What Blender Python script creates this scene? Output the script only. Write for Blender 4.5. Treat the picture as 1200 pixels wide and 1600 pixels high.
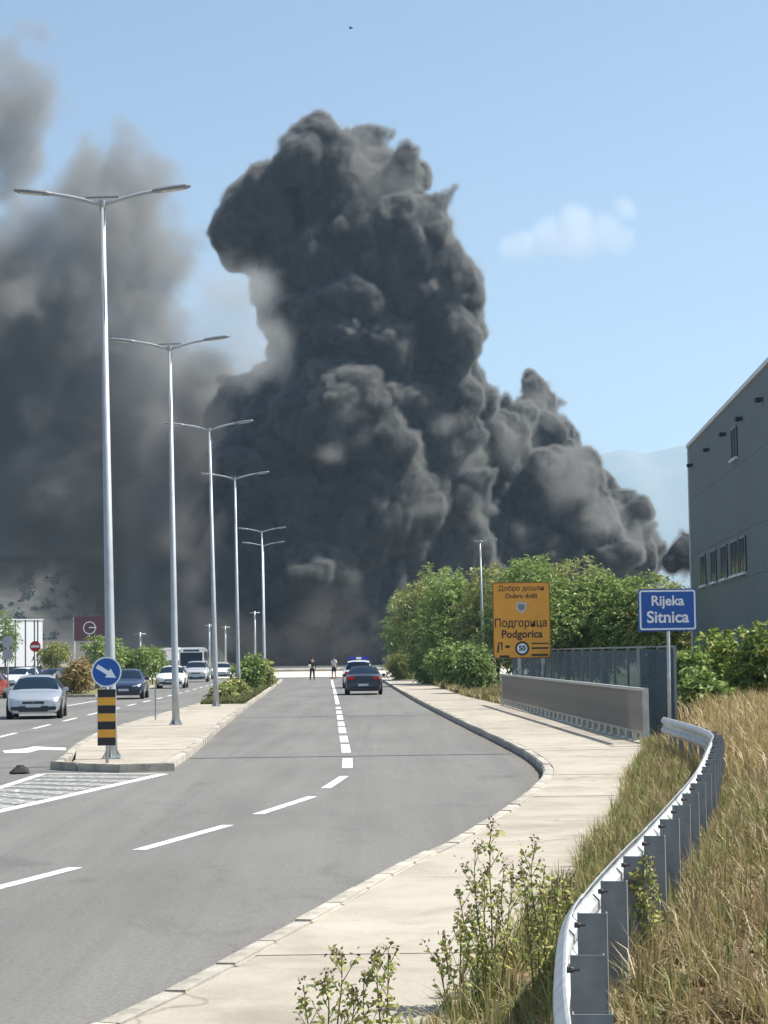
import bpy, bmesh, math, random
import numpy as np
from mathutils import Vector, Matrix, Euler

R = math.radians
for o in list(bpy.data.objects):
    bpy.data.objects.remove(o)
scene = bpy.context.scene
COL = scene.collection

# ------------------------------------------------------------------ camera
CAM_H = 2.0
F_PX, W_PX, H_PX = 3200.0, 1200.0, 1600.0
PITCH = math.atan((1022 - 800) / F_PX)
ROLL = R(0.8)
cam_d = bpy.data.cameras.new('camera')
cam = bpy.data.objects.new('camera', cam_d)
COL.objects.link(cam)
cam_d.sensor_fit = 'HORIZONTAL'
cam_d.sensor_width = 36.0
cam_d.lens = F_PX / W_PX * 36.0
cam_d.clip_start = 0.1
cam_d.clip_end = 60000
CAM_ROT = (Matrix.Rotation(R(90) + PITCH, 3, 'X') @ Matrix.Rotation(-ROLL, 3, 'Z'))
cam.matrix_world = Matrix.Translation((0, 0, CAM_H)) @ CAM_ROT.to_4x4()
scene.camera = cam

# ------------------------------------------------------------------ sky and sun
SUN_EL, SUN_AZ = R(56), R(79)          # azimuth clockwise from +Y (straight ahead)
world = bpy.data.worlds.new('World')
scene.world = world
world.use_nodes = True
nt = world.node_tree
nt.nodes.clear()
sky = nt.nodes.new('ShaderNodeTexSky')
sky.sky_type = 'NISHITA'
sky.sun_disc = False
sky.sun_elevation = SUN_EL
sky.sun_rotation = SUN_AZ
sky.altitude = 50
sky.air_density = 1.0
sky.dust_density = 1.0
sky.ozone_density = 0.0
bg = nt.nodes.new('ShaderNodeBackground')
bg.inputs['Strength'].default_value = 0.076
wo = nt.nodes.new('ShaderNodeOutputWorld')
nt.links.new(sky.outputs[0], bg.inputs[0])
nt.links.new(bg.outputs[0], wo.inputs[0])

sd = bpy.data.lights.new('sun', 'SUN')
sd.energy = 4.9
sd.angle = R(0.53)
sd.color = (1.0, 0.965, 0.89)
sun = bpy.data.objects.new('sun', sd)
COL.objects.link(sun)
to_sun = Vector((math.sin(SUN_AZ) * math.cos(SUN_EL), math.cos(SUN_AZ) * math.cos(SUN_EL), math.sin(SUN_EL)))
sun.rotation_euler = to_sun.to_track_quat('Z', 'Y').to_euler()
sun.location = (60, 40, 120)

vs = scene.view_settings
vs.view_transform = 'Standard'
vs.look = 'None'
vs.gamma = 1.0
vs.use_curve_mapping = False
vs.exposure = 0.86
scene.render.engine = 'CYCLES'
cy = scene.cycles
cy.use_denoising = True
cy.max_bounces = 8
cy.diffuse_bounces = 3
cy.glossy_bounces = 3
cy.transmission_bounces = 4
cy.volume_bounces = 1
cy.transparent_max_bounces = 16
cy.sample_clamp_indirect = 4.0

# ------------------------------------------------------------------ helpers
def ray(px, py):
    v = Vector(((px - W_PX / 2) / F_PX, -(py - H_PX / 2) / F_PX, -1.0))
    return CAM_ROT @ v

def G(px, py, z=0.0):
    """point of the level z that the photograph shows at this pixel"""
    r = ray(px, py)
    t = (z - CAM_H) / r.z
    return Vector((r.x * t, r.y * t, z))

def at(px, py, depth):
    """point at this pixel, that many metres ahead"""
    r = ray(px, py)
    t = depth / r.y
    return Vector((r.x * t, depth, CAM_H + r.z * t))

def interp(pts, y):
    """x on a polyline of (x, y) at y"""
    if y <= pts[0][1]:
        a, b = pts[0], pts[1]
    elif y >= pts[-1][1]:
        a, b = pts[-2], pts[-1]
    else:
        for a, b in zip(pts, pts[1:]):
            if a[1] <= y <= b[1]:
                break
    t = (y - a[1]) / (b[1] - a[1])
    return a[0] + (b[0] - a[0]) * t

def smooth(pts, n=8):
    """Catmull-Rom through points (tuples of any length)"""
    out = []
    P = [np.array(p, float) for p in pts]
    P = [2 * P[0] - P[1]] + P + [2 * P[-1] - P[-2]]
    for i in range(1, len(P) - 2):
        p0, p1, p2, p3 = P[i - 1:i + 3]
        for k in range(n):
            t = k / n
            out.append(tuple(.5 * (2 * p1 + (p2 - p0) * t + (2 * p0 - 5 * p1 + 4 * p2 - p3) * t * t + (3 * p1 - p0 - 3 * p2 + p3) * t ** 3)))
    out.append(tuple(P[-2]))
    return out

def resample(pts, step):
    P = [np.array(p, float) for p in pts]
    out = [P[0]]
    acc = 0
    for a, b in zip(P, P[1:]):
        L = np.linalg.norm(b - a)
        if L < 1e-9:
            continue
        t = step - acc
        while t <= L:
            out.append(a + (b - a) * (t / L))
            t += step
        acc = (acc + L) % step
    return out

class MB:
    """collects faces, then builds ONE mesh object"""
    def __init__(self):
        self.v, self.f, self.mi = [], [], []
    def add(self, vs, fs, mi=0):
        b = len(self.v)
        self.v += [tuple(x) for x in vs]
        self.f += [tuple(b + i for i in f) for f in fs]
        self.mi += [mi] * len(fs)
    def box(self, c, s, rz=0.0, rot=None, mi=0):
        h = Vector(s) * .5
        m = rot if rot is not None else Matrix.Rotation(rz, 3, 'Z')
        c = Vector(c)
        vs = [c + m @ Vector((x * h.x, y * h.y, z * h.z)) for x in (-1, 1) for y in (-1, 1) for z in (-1, 1)]
        self.add(vs, [(0, 1, 3, 2), (4, 6, 7, 5), (0, 4, 5, 1), (2, 3, 7, 6), (0, 2, 6, 4), (1, 5, 7, 3)], mi)
    def prism(self, poly, z0, z1, mi=0):
        n = len(poly)
        vs = [(p[0], p[1], z0) for p in poly] + [(p[0], p[1], z1) for p in poly]
        fs = [(i, (i + 1) % n, n + (i + 1) % n, n + i) for i in range(n)]
        fs += [tuple(range(n, 2 * n)), tuple(range(n - 1, -1, -1))]
        self.add(vs, fs, mi)
    def tube(self, pts, rad, n=8, cap=True, mi=0):
        pts = [Vector(p) for p in pts]
        if not hasattr(rad, '__len__'):
            rad = [rad] * len(pts)
        vs, fs = [], []
        up = None
        for i, p in enumerate(pts):
            t = (pts[min(i + 1, len(pts) - 1)] - pts[max(i - 1, 0)]).normalized()
            if up is None:
                up = Vector((0, 0, 1)) if abs(t.z) < .9 else Vector((1, 0, 0))
            a = t.cross(up).normalized()
            b = a.cross(t).normalized()
            up = b
            for k in range(n):
                th = 2 * math.pi * k / n
                vs.append(p + (a * math.cos(th) + b * math.sin(th)) * rad[i])
        for i in range(len(pts) - 1):
            for k in range(n):
                k2 = (k + 1) % n
                fs.append((i * n + k, i * n + k2, (i + 1) * n + k2, (i + 1) * n + k))
        if cap:
            fs.append(tuple(range(n - 1, -1, -1)))
            fs.append(tuple(range((len(pts) - 1) * n, len(pts) * n)))
        self.add(vs, fs, mi)
    def lathe(self, prof, n=20, axis='Z', c=(0, 0, 0), mi=0):
        """prof: (radius, height) pairs"""
        vs, fs = [], []
        for r, h in prof:
            for k in range(n):
                th = 2 * math.pi * k / n
                p = (r * math.cos(th), r * math.sin(th), h)
                if axis == 'X':
                    p = (h, p[0], p[1])
                elif axis == 'Y':
                    p = (p[1], h, p[0])
                vs.append((p[0] + c[0], p[1] + c[1], p[2] + c[2]))
        m = len(prof)
        for i in range(m - 1):
            for k in range(n):
                k2 = (k + 1) % n
                fs.append((i * n + k, i * n + k2, (i + 1) * n + k2, (i + 1) * n + k))
        fs.append(tuple(range(n - 1, -1, -1)))
        fs.append(tuple(range((m - 1) * n, m * n)))
        self.add(vs, fs, mi)
    def build(self, name, mat, parent=None, sm=False, bevel=0):
        me = bpy.data.meshes.new(name)
        me.from_pydata(self.v, [], self.f)
        mats = mat if isinstance(mat, (list, tuple)) else [mat]
        for m in mats:
            me.materials.append(m)
        if len(mats) > 1:
            me.polygons.foreach_set('material_index', self.mi)
        bm = bmesh.new()
        bm.from_mesh(me)
        bmesh.ops.recalc_face_normals(bm, faces=bm.faces)
        if bevel:
            bmesh.ops.bevel(bm, geom=[e for e in bm.edges if e.calc_face_angle(0) > .5], offset=bevel, segments=2, affect='EDGES')
        bm.to_mesh(me)
        bm.free()
        if sm:
            me.shade_smooth() if hasattr(me, 'shade_smooth') else None
        me.update()
        return link(name, me, parent)

def link(name, me, parent=None):
    o = bpy.data.objects.new(name, me)
    COL.objects.link(o)
    if parent is not None:
        o.parent = parent
    return o

def np_mesh(name, verts, faces, mat):
    """numpy arrays -> mesh; faces (n,3) or (n,4)"""
    me = bpy.data.meshes.new(name)
    nv, nf, k = len(verts), len(faces), faces.shape[1]
    me.vertices.add(nv)
    me.vertices.foreach_set('co', verts.astype(np.float32).ravel())
    me.loops.add(nf * k)
    me.loops.foreach_set('vertex_index', faces.astype(np.int32).ravel())
    me.polygons.add(nf)
    me.polygons.foreach_set('loop_start', np.arange(0, nf * k, k, dtype=np.int32))
    me.update(calc_edges=True)
    me.materials.append(mat)
    return me

def tag(o, label=None, cat=None, group=None, kind=None):
    if label: o['label'] = label
    if cat: o['category'] = cat
    if group: o['group'] = group
    if kind: o['kind'] = kind
    return o

def empty(name, loc=(0, 0, 0), rz=0.0):
    o = bpy.data.objects.new(name, None)
    COL.objects.link(o)
    o.location = loc
    o.rotation_euler = (0, 0, rz)
    return o

def copy_tree(o, parent=None):
    c = o.copy()
    COL.objects.link(c)
    c.parent = parent
    for ch in [x for x in bpy.data.objects if x.parent == o]:
        copy_tree(ch, c)
    return c

# ------------------------------------------------------------------ materials
def new_mat(name):
    m = bpy.data.materials.new(name)
    m.use_nodes = True
    return m, m.node_tree, m.node_tree.nodes['Principled BSDF']

def N(nt, kind, **kw):
    n = nt.nodes.new(kind)
    for k, v in kw.items():
        if k in n.inputs:
            n.inputs[k].default_value = v
        else:
            setattr(n, k, v)
    return n

def plain(name, col, rough=.6, metal=0.0, var=.12, scale=3.0, bump=0.0, bscale=40.0, spec=.5):
    """one colour with a little uneven wear"""
    m, nt, b = new_mat(name)
    tc = N(nt, 'ShaderNodeTexCoord')
    no = N(nt, 'ShaderNodeTexNoise', Scale=scale, Detail=6.0, Roughness=.6)
    nt.links.new(tc.outputs['Object'], no.inputs['Vector'])
    mr = N(nt, 'ShaderNodeMapRange')
    mr.inputs['From Min'].default_value = .3
    mr.inputs['From Max'].default_value = .7
    mr.inputs['To Min'].default_value = 1 - var
    mr.inputs['To Max'].default_value = 1 + var
    nt.links.new(no.outputs[0], mr.inputs[0])
    mx = N(nt, 'ShaderNodeVectorMath', operation='SCALE')
    mx.inputs[0].default_value = col
    nt.links.new(mr.outputs[0], mx.inputs['Scale'])
    nt.links.new(mx.outputs[0], b.inputs['Base Color'])
    b.inputs['Roughness'].default_value = rough
    b.inputs['Metallic'].default_value = metal
    b.inputs['Specular IOR Level'].default_value = spec
    if bump:
        nb = N(nt, 'ShaderNodeTexNoise', Scale=bscale, Detail=4.0)
        nt.links.new(tc.outputs['Object'], nb.inputs['Vector'])
        bp = N(nt, 'ShaderNodeBump', Strength=bump, Distance=.02)
        nt.links.new(nb.outputs[0], bp.inputs['Height'])
        nt.links.new(bp.outputs[0], b.inputs['Normal'])
    return m

def ramp_mat(name, stops, scale=1.0, detail=8.0, rough=.85, bump=.2, bscale=30., dist=.02, stretch=(1, 1, 1), fine=None, spec=.3):
    """noise through a colour ramp, an optional second, finer noise multiplied in"""
    m, nt, b = new_mat(name)
    tc = N(nt, 'ShaderNodeTexCoord')
    mp = N(nt, 'ShaderNodeMapping')
    mp.inputs['Scale'].default_value = stretch
    nt.links.new(tc.outputs['Object'], mp.inputs[0])
    no = N(nt, 'ShaderNodeTexNoise', Scale=scale, Detail=detail, Roughness=.62)
    nt.links.new(mp.outputs[0], no.inputs['Vector'])
    cr = N(nt, 'ShaderNodeValToRGB')
    el = cr.color_ramp.elements
    while len(el) < len(stops):
        el.new(.5)
    for e, (p, c) in zip(el, stops):
        e.position = p
        e.color = (*c, 1)
    nt.links.new(no.outputs[0], cr.inputs[0])
    col = cr.outputs[0]
    nb = N(nt, 'ShaderNodeTexNoise', Scale=bscale, Detail=5.0, Roughness=.7)
    nt.links.new(tc.outputs['Object'], nb.inputs['Vector'])
    if fine:
        mr = N(nt, 'ShaderNodeMapRange')
        mr.inputs['From Min'].default_value = .25
        mr.inputs['From Max'].default_value = .75
        mr.inputs['To Min'].default_value = 1 - fine
        mr.inputs['To Max'].default_value = 1 + fine
        nt.links.new(nb.outputs[0], mr.inputs[0])
        vm = N(nt, 'ShaderNodeVectorMath', operation='SCALE')
        nt.links.new(col, vm.inputs[0])
        nt.links.new(mr.outputs[0], vm.inputs['Scale'])
        col = vm.outputs[0]
    nt.links.new(col, b.inputs['Base Color'])
    b.inputs['Roughness'].default_value = rough
    b.inputs['Specular IOR Level'].default_value = spec
    if bump:
        bp = N(nt, 'ShaderNodeBump', Strength=bump, Distance=dist)
        nt.links.new(nb.outputs[0], bp.inputs['Height'])
        nt.links.new(bp.outputs[0], b.inputs['Normal'])
    return m

def leaf_mat(name, cols, rough=.5, trans=.35):
    """colour differs from leaf to leaf, some light passes through"""
    m, nt, b = new_mat(name)
    ge = N(nt, 'ShaderNodeNewGeometry')
    cr = N(nt, 'ShaderNodeValToRGB')
    el = cr.color_ramp.elements
    while len(el) < len(cols):
        el.new(.5)
    for i, (e, c) in enumerate(zip(el, cols)):
        e.position = i / (len(cols) - 1)
        e.color = (*c, 1)
    nt.links.new(ge.outputs['Random Per Island'], cr.inputs[0])
    nt.links.new(cr.outputs[0], b.inputs['Base Color'])
    b.inputs['Roughness'].default_value = rough
    b.inputs['Specular IOR Level'].default_value = .35
    tr = N(nt, 'ShaderNodeBsdfTranslucent')
    nt.links.new(cr.outputs[0], tr.inputs[0])
    mx = N(nt, 'ShaderNodeMixShader')
    mx.inputs[0].default_value = trans
    nt.links.new(b.outputs[0], mx.inputs[1])
    nt.links.new(tr.outputs[0], mx.inputs[2])
    nt.links.new(mx.outputs[0], nt.nodes['Material Output'].inputs['Surface'])
    return m

def volume_mat(name, col, dens, aniso=.0, absorb=None):
    m = bpy.data.materials.new(name)
    m.use_nodes = True
    nt = m.node_tree
    nt.nodes.clear()
    out = N(nt, 'ShaderNodeOutputMaterial')
    pv = N(nt, 'ShaderNodeVolumePrincipled')
    pv.inputs['Color'].default_value = (*col, 1)
    pv.inputs['Density'].default_value = dens
    pv.inputs['Anisotropy'].default_value = aniso
    if absorb:
        pv.inputs['Absorption Color'].default_value = (*absorb, 1)
    nt.links.new(pv.outputs[0], out.inputs['Volume'])
    return m

# ------------------------------------------------------------------ ground, hills, haze
M_ground = ramp_mat('dry_ground', [(.3, (.16, .13, .075)), (.5, (.22, .18, .11)), (.7, (.13, .14, .06))], scale=.05, bscale=1.5, fine=.3)
mb = MB()
nseg = 64
ring = [(0, 0, -.06)]
rs = [60, 200, 600, 2000, 9000]
for r_ in rs:
    for k in range(nseg):
        ring.append((r_ * math.cos(2 * math.pi * k / nseg), r_ * math.sin(2 * math.pi * k / nseg), -.06))
fs = [(0, 1 + k, 1 + (k + 1) % nseg) for k in range(nseg)]
for j in range(len(rs) - 1):
    for k in range(nseg):
        a, b = 1 + j * nseg, 1 + (j + 1) * nseg
        fs.append((a + k, b + k, b + (k + 1) % nseg, a + (k + 1) % nseg))
mb.add(ring, fs)
tag(mb.build('ground', M_ground), kind='structure')

from mathutils import noise as mnoise
def ridge(name, depth, back, tops, mat, rough, seed, nx=160, ny=26):
    """range of hills: tops = (px, py) skyline points at that depth"""
    tops = [at(px, py, depth) for px, py in tops]
    xs = [(p.z, p.x) for p in tops]
    x0, x1 = tops[0].x, tops[-1].x
    V = []
    for j in range(ny):
        v = j / (ny - 1)
        for i in range(nx):
            x = x0 + (x1 - x0) * i / (nx - 1)
            h = interp(xs, x)
            prof = math.sin(math.pi * v) ** .8
            y = depth + (v - .5) * 2 * back
            n = mnoise.fractal(Vector((x * rough, y * rough, seed)), 1.0, 2.0, 6)
            V.append((x, y, max(-3, h * prof * (1 + .22 * n * (1 - prof * .65)) - 3)))
    F = [(j * nx + i, j * nx + i + 1, (j + 1) * nx + i + 1, (j + 1) * nx + i) for j in range(ny - 1) for i in range(nx - 1)]
    me = np_mesh(name, np.array(V), np.array(F), mat)
    me.shade_smooth()
    return tag(link(name, me), kind='structure')
M_mount = ramp_mat('mountain_rock', [(.35, (.10, .12, .07)), (.6, (.2, .19, .15))], scale=.002, bscale=.02, bump=.3, dist=10)
M_hill = ramp_mat('scrub_hill', [(.32, (.035, .042, .028)), (.45, (.055, .048, .037)), (.6, (.078, .067, .052)), (.75, (.115, .1, .08))], scale=.012, bscale=.12, bump=.4, dist=1.5, stretch=(1, 1, 4), fine=.5)  # hill tones darkened, the smoke's shadow is put into the colour
ridge('mountains', 7600, 1100, [(-900, 760), (-300, 690), (200, 740), (560, 700), (760, 735), (860, 722), (915, 708), (965, 703), (1010, 716), (1055, 709), (1100, 700), (1300, 690), (1700, 720), (2200, 800)], M_mount, .0012, 3.1, nx=240)
ridge('hill', 1150, 330, [(-700, 880), (-300, 850), (-60, 862), (60, 868), (130, 872), (200, 888), (330, 930), (450, 985), (560, 1012), (640, 1026)], M_hill, .012, 8.7)

hz = MB()
hz.box((0, 0, 420), (20400, 20400, 850))
M_haze = volume_mat('haze', (.52, .75, 1.0), 1.3e-4, .3)
tag(hz.build('haze', M_haze), kind='stuff')

# ------------------------------------------------------------------ roads, pavements, kerbs, paint
M_asphalt = ramp_mat('asphalt', [(.25, (.156, .149, .138)), (.5, (.188, .18, .167)), (.75, (.217, .208, .194))], scale=.35, detail=9, bscale=90, bump=.35, dist=.006, stretch=(1, .25, 1), fine=.22, rough=.8)
def wear(mat, lo, hi, scale, amount, stretch=(1, 1, 1), crack=0.0, per_object=0.0):
    """stains, cracks and piece-to-piece differences on an existing material"""
    nt = mat.node_tree
    b = nt.nodes['Principled BSDF']
    src = b.inputs['Base Color'].links[0].from_socket
    tc = N(nt, 'ShaderNodeTexCoord')
    mp = N(nt, 'ShaderNodeMapping'); mp.inputs['Scale'].default_value = stretch
    nt.links.new(tc.outputs['Object'], mp.inputs[0])
    no = N(nt, 'ShaderNodeTexNoise', Scale=scale, Detail=7.0, Roughness=.65, Distortion=.6)
    nt.links.new(mp.outputs[0], no.inputs['Vector'])
    mr = N(nt, 'ShaderNodeMapRange')
    for k, v in (('From Min', lo), ('From Max', hi), ('To Min', 1 - amount), ('To Max', 1.0)):
        mr.inputs[k].default_value = v
    nt.links.new(no.outputs[0], mr.inputs[0])
    fac = mr.outputs[0]
    def mul(a, c):
        n = N(nt, 'ShaderNodeMath', operation='MULTIPLY'); nt.links.new(a, n.inputs[0]); nt.links.new(c, n.inputs[1]); return n.outputs[0]
    if crack:
        w = N(nt, 'ShaderNodeTexNoise', Scale=.9, Detail=4.0)
        nt.links.new(tc.outputs['Object'], w.inputs['Vector'])
        wv = N(nt, 'ShaderNodeVectorMath', operation='MULTIPLY_ADD')
        nt.links.new(w.outputs['Color'], wv.inputs[0]); wv.inputs[1].default_value = (1.6, 1.6, 0)
        nt.links.new(tc.outputs['Object'], wv.inputs[2])
        vo = N(nt, 'ShaderNodeTexVoronoi', feature='DISTANCE_TO_EDGE'); vo.inputs['Scale'].default_value = .16
        nt.links.new(wv.outputs[0], vo.inputs['Vector'])
        c = N(nt, 'ShaderNodeMapRange')
        for k, v in (('From Min', .001), ('From Max', .0045), ('To Min', 1 - crack), ('To Max', 1.0)):
            c.inputs[k].default_value = v
        nt.links.new(vo.outputs['Distance'], c.inputs[0])
        fac = mul(fac, c.outputs[0])
    if per_object:
        oi = N(nt, 'ShaderNodeObjectInfo')
        pr = N(nt, 'ShaderNodeMapRange')
        pr.inputs['To Min'].default_value = 1 - per_object; pr.inputs['To Max'].default_value = 1 + per_object * .5
        nt.links.new(oi.outputs['Random'], pr.inputs[0])
        fac = mul(fac, pr.outputs[0])
    vm = N(nt, 'ShaderNodeVectorMath', operation='SCALE')
    nt.links.new(src, vm.inputs[0]); nt.links.new(fac, vm.inputs['Scale'])
    nt.links.new(vm.outputs[0], b.inputs['Base Color'])
    return mat
wear(M_asphalt, .36, .5, .12, .13, (1.6, .3, 1), crack=.1)
wear(M_asphalt, .30, .42, .9, .22, (1, .5, 1))
wear(M_asphalt, .40, .58, .55, .12, (2.6, .07, 1))
wear(M_asphalt, .35, .6, 28, .28)
M_concrete = ramp_mat('pavement_concrete', [(.25, (.30, .26, .205)), (.5, (.375, .332, .27)), (.8, (.43, .388, .325))], scale=1.1, bscale=60, bump=.25, dist=.006, fine=.14, rough=.85)
M_kerb = ramp_mat('kerb_concrete', [(.25, (.30, .27, .22)), (.55, (.42, .385, .325)), (.8, (.5, .465, .405))], scale=2.5, bscale=40, bump=.4, dist=.01, fine=.2, rough=.85)
wear(M_concrete, .34, .5, .8, .22, crack=.3, per_object=.10)
wear(M_concrete, .28, .36, 3.5, .4)
wear(M_kerb, .34, .5, 2.5, .35, per_object=.16)
M_joint = plain('joint_rubber', (.035, .035, .034), rough=.8, var=.3)
M_litter = ramp_mat('road_grit', [(.3, (.11, .09, .065)), (.7, (.26, .21, .15))], scale=6, bscale=50, fine=.4)

def paint_mat(name, wear):
    """white road paint worn through to the asphalt in places"""
    m, nt, b = new_mat(name)
    tc = N(nt, 'ShaderNodeTexCoord')
    no = N(nt, 'ShaderNodeTexNoise', Scale=7.0, Detail=8.0, Roughness=.72)
    nt.links.new(tc.outputs['Object'], no.inputs['Vector'])
    cr = N(nt, 'ShaderNodeValToRGB')
    cr.color_ramp.elements[0].position = wear
    cr.color_ramp.elements[1].position = wear + .09
    cr.color_ramp.elements[0].color = (.2, .198, .19, 1)
    cr.color_ramp.elements[1].color = (.66, .655, .62, 1)
    nt.links.new(no.outputs[0], cr.inputs[0])
    nt.links.new(cr.outputs[0], b.inputs['Base Color'])
    b.inputs['Roughness'].default_value = .7
    return m
M_paint = paint_mat('road_paint', .37)
M_paint_worn = paint_mat('worn_road_paint', .52)

KR = smooth([(-3.3, 6), (-2.0, 9.3), (-1.4, 11.2), (-.86, 13.76), (0, 18.1), (.66, 21), (1.58, 26), (2.22, 30.3), (2.52, 33.5), (2.60, 37), (2.52, 42.5), (1.92, 61.3), (1.12, 89.4), (.2, 130), (-.6, 166)], 6)
MR = smooth([(-3.83, 36.3), (-4.0, 43), (-4.6, 58), (-5.4, 80), (-6.65, 118), (-7.95, 156), (-8.25, 164)], 6)
ML = smooth([(-6.07, 37.5), (-6.4, 41), (-6.9, 46), (-7.45, 57), (-7.7, 88), (-8.9, 120), (-10.5, 160), (-10.6, 164)], 6)
LK = [(-14.3, 108), (-15.0, 125), (-16.0, 145), (-17.2, 175)]
SR = smooth([(-2.2, 3), (-.7, 7), (.28, 10.5), (.72, 13), (1.15, 15), (1.8, 18.7), (2.7, 24), (3.55, 30.2), (4.5, 36), (5.1, 41)], 6)
def PX(y): return 5.2 - (y - 41.2) * .0325          # line of the bridge railing
def right_edge(y):
    if y < 41: return interp(SR, y)
    if y < 74: return PX(y) + .12
    return interp([(4.2, 74), (3.4, 89), (2.6, 130), (1.7, 166)], y)

def strip(name, ys, fl, fr, z, mat, parent=None, nx=1):
    V, F = [], []
    for y in ys:
        a, b = fl(y), fr(y)
        for i in range(nx + 1):
            V.append((a + (b - a) * i / nx, y, z))
    for j in range(len(ys) - 1):
        for i in range(nx):
            k = j * (nx + 1) + i
            F.append((k, k + 1, k + nx + 2, k + nx + 1))
    mb = MB(); mb.add(V, F)
    return mb.build(name, mat, parent)

ys = [1 + i for i in range(0, 104)]
tag(strip('road', ys + [105 + 3 * i for i in range(22)], lambda y: -70 if y < 107 else interp(LK, y) - .1, lambda y: interp(KR, y) + .04, 0.0, M_asphalt), kind='structure')
tag(strip('side_road', [168, 171, 176, 182], lambda y: -90, lambda y: 60, -.004, M_asphalt), kind='structure')
M_pale = ramp_mat('pale_gravel', [(.3, (.42, .38, .32)), (.7, (.55, .51, .45))], scale=.3, bscale=3, fine=.15)
tag(strip('gravel_yard', [184, 200, 225, 250], lambda y: -34, lambda y: 16, .02, M_pale), kind='structure')
tag(strip('parking_area', [112, 130, 150, 190], lambda y: -70, lambda y: -21, .012, M_asphalt), kind='structure')

# right pavement: concrete slabs
pave = tag(empty('pavement'), kind='structure')
cuts = [2.5, 8.3, 13, 17.6, 22.2, 26.8, 31.4, 36, 40.3, 45.6, 51, 56.4, 61.8, 67, 74, 82, 92, 104, 118, 134, 150, 166]
rngp = random.Random(4)
def slab(name, y0, y1, fl, fr, top, mat, parent):
    n = max(2, int((y1 - y0) / 1.0))
    yy = [y0 + (y1 - y0) * i / n for i in range(n + 1)]
    poly = [(fr(y), y) for y in yy] + [(fl(y), y) for y in reversed(yy)]
    mb = MB(); mb.prism(poly, -.03, top)
    return mb.build(name, mat, parent)
for a, b in zip(cuts, cuts[1:]):
    g = .006 + .0002 * a
    top = .128 + rngp.uniform(-.004, .004)
    if 40 < a < 74:
        slab('slab', a + g, b - g, lambda y: interp(KR, y) + .17, lambda y: PX(y) - .82, top, M_concrete, pave)
        slab('edge_slab', a + g, b - g, lambda y: PX(y) - .79, lambda y: PX(y) + .15, top + .006, M_concrete, pave)
    else:
        slab('slab', a + g, b - g, lambda y: interp(KR, y) + .17, right_edge, top, M_concrete, pave)

# kerbs: one stone after the other
def stone_mesh():
    mb = MB(); mb.box((0, 0, .02), (.155, .985, .24))
    o = mb.build('kerb_stone', M_kerb, bevel=.018)
    me = o.data
    bpy.data.objects.remove(o)
    return me
STONE = stone_mesh()
def kerb(name, line, side, maxd=1e9, seed=0):
    root = tag(empty(name), kind='structure')
    pts = resample([(x, y, 0) for x, y in line], 1.0)
    rg = random.Random(seed)
    far = MB()
    for a, b in zip(pts, pts[1:]):
        m = (a + b) / 2
        d = b - a
        rz = math.atan2(d[1], d[0]) - math.pi / 2
        nx, ny = math.cos(rz), math.sin(rz)
        p = (m[0] + nx * .085 * side, m[1] + ny * .085 * side, rg.uniform(-.008, .008))
        if m[1] < maxd:
            o = link('kerb_stone', STONE, root)
            o.location = p
            o.rotation_euler = (rg.uniform(-.01, .01), rg.uniform(-.02, .02), rz + rg.uniform(-.012, .012))
        else:
            far.box((p[0], p[1], .02), (.155, 1.0, .24), rz)
    if far.v:
        tag(far.build('far_stones', M_kerb, root), kind='stuff')
    return root
kerb('pavement_kerb', KR, 1, 105, 1)
kerb('median_kerb_right', MR, -1, 105, 2)
kerb('median_kerb_left', ML, 1, 100, 3)
kerb('median_nose_kerb', smooth([(-3.83, 36.3), (-4.05, 36.0), (-4.8, 36.15), (-5.6, 36.75), (-6.0, 37.15), (-6.07, 37.5)], 5), 0, 1e9, 5)
kerb('left_kerb', [(x, y) for x, y in LK] , -1, 126, 6)
kerb('entrance_kerb', smooth([(-14.3, 108), (-14.8, 106.6), (-16, 106), (-20, 107), (-24, 110)], 5), 0, 1e9, 7)

med = tag(empty('median'), kind='structure')
for a, b in ((37.4, 42), (42, 48), (48, 54.5), (54.5, 61), (61, 67.5), (67.5, 74), (74, 81)):
    g = .012
    if a < 38:
        poly = [(interp(MR, 42 - g) - .17, 42 - g), (interp(ML, 42 - g) + .17, 42 - g), (-6.1 + .3, 38.3), (-5.7, 37.2), (-5.0, 36.45), (-4.4, 36.3), (-4.05, 36.6), (-4.05, 37.5)]
        mb = MB(); mb.prism(poly, -.03, .125); mb.build('slab', M_concrete, med)
    else:
        slab('slab', a + g, b - g, lambda y: interp(ML, y) + .17, lambda y: interp(MR, y) - .17, .127 + rngp.uniform(-.003, .003), M_concrete, med)
M_soil = ramp_mat('verge_soil', [(.3, (.12, .10, .05)), (.55, (.17, .17, .06)), (.75, (.24, .2, .1))], scale=.6, bscale=9, fine=.35, bump=.5, dist=.05)
slab('soil_bed', 81.01, 164, lambda y: interp(ML, y) + .17, lambda y: interp(MR, y) - .17, .11, M_soil, med)
mb = MB()
mb.prism([(-14.5, 108.2), (-15.1, 125), (-16.1, 145), (-17.2, 175), (-21, 175), (-21, 112), (-20, 107.3), (-16, 106.3), (-14.9, 107)], -.03, .1)
tag(mb.build('left_verge', M_soil), kind='structure')
slab('right_verge', 74.2, 170, right_edge, lambda y: 45, .10, M_soil, None)['kind'] = 'structure'

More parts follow.
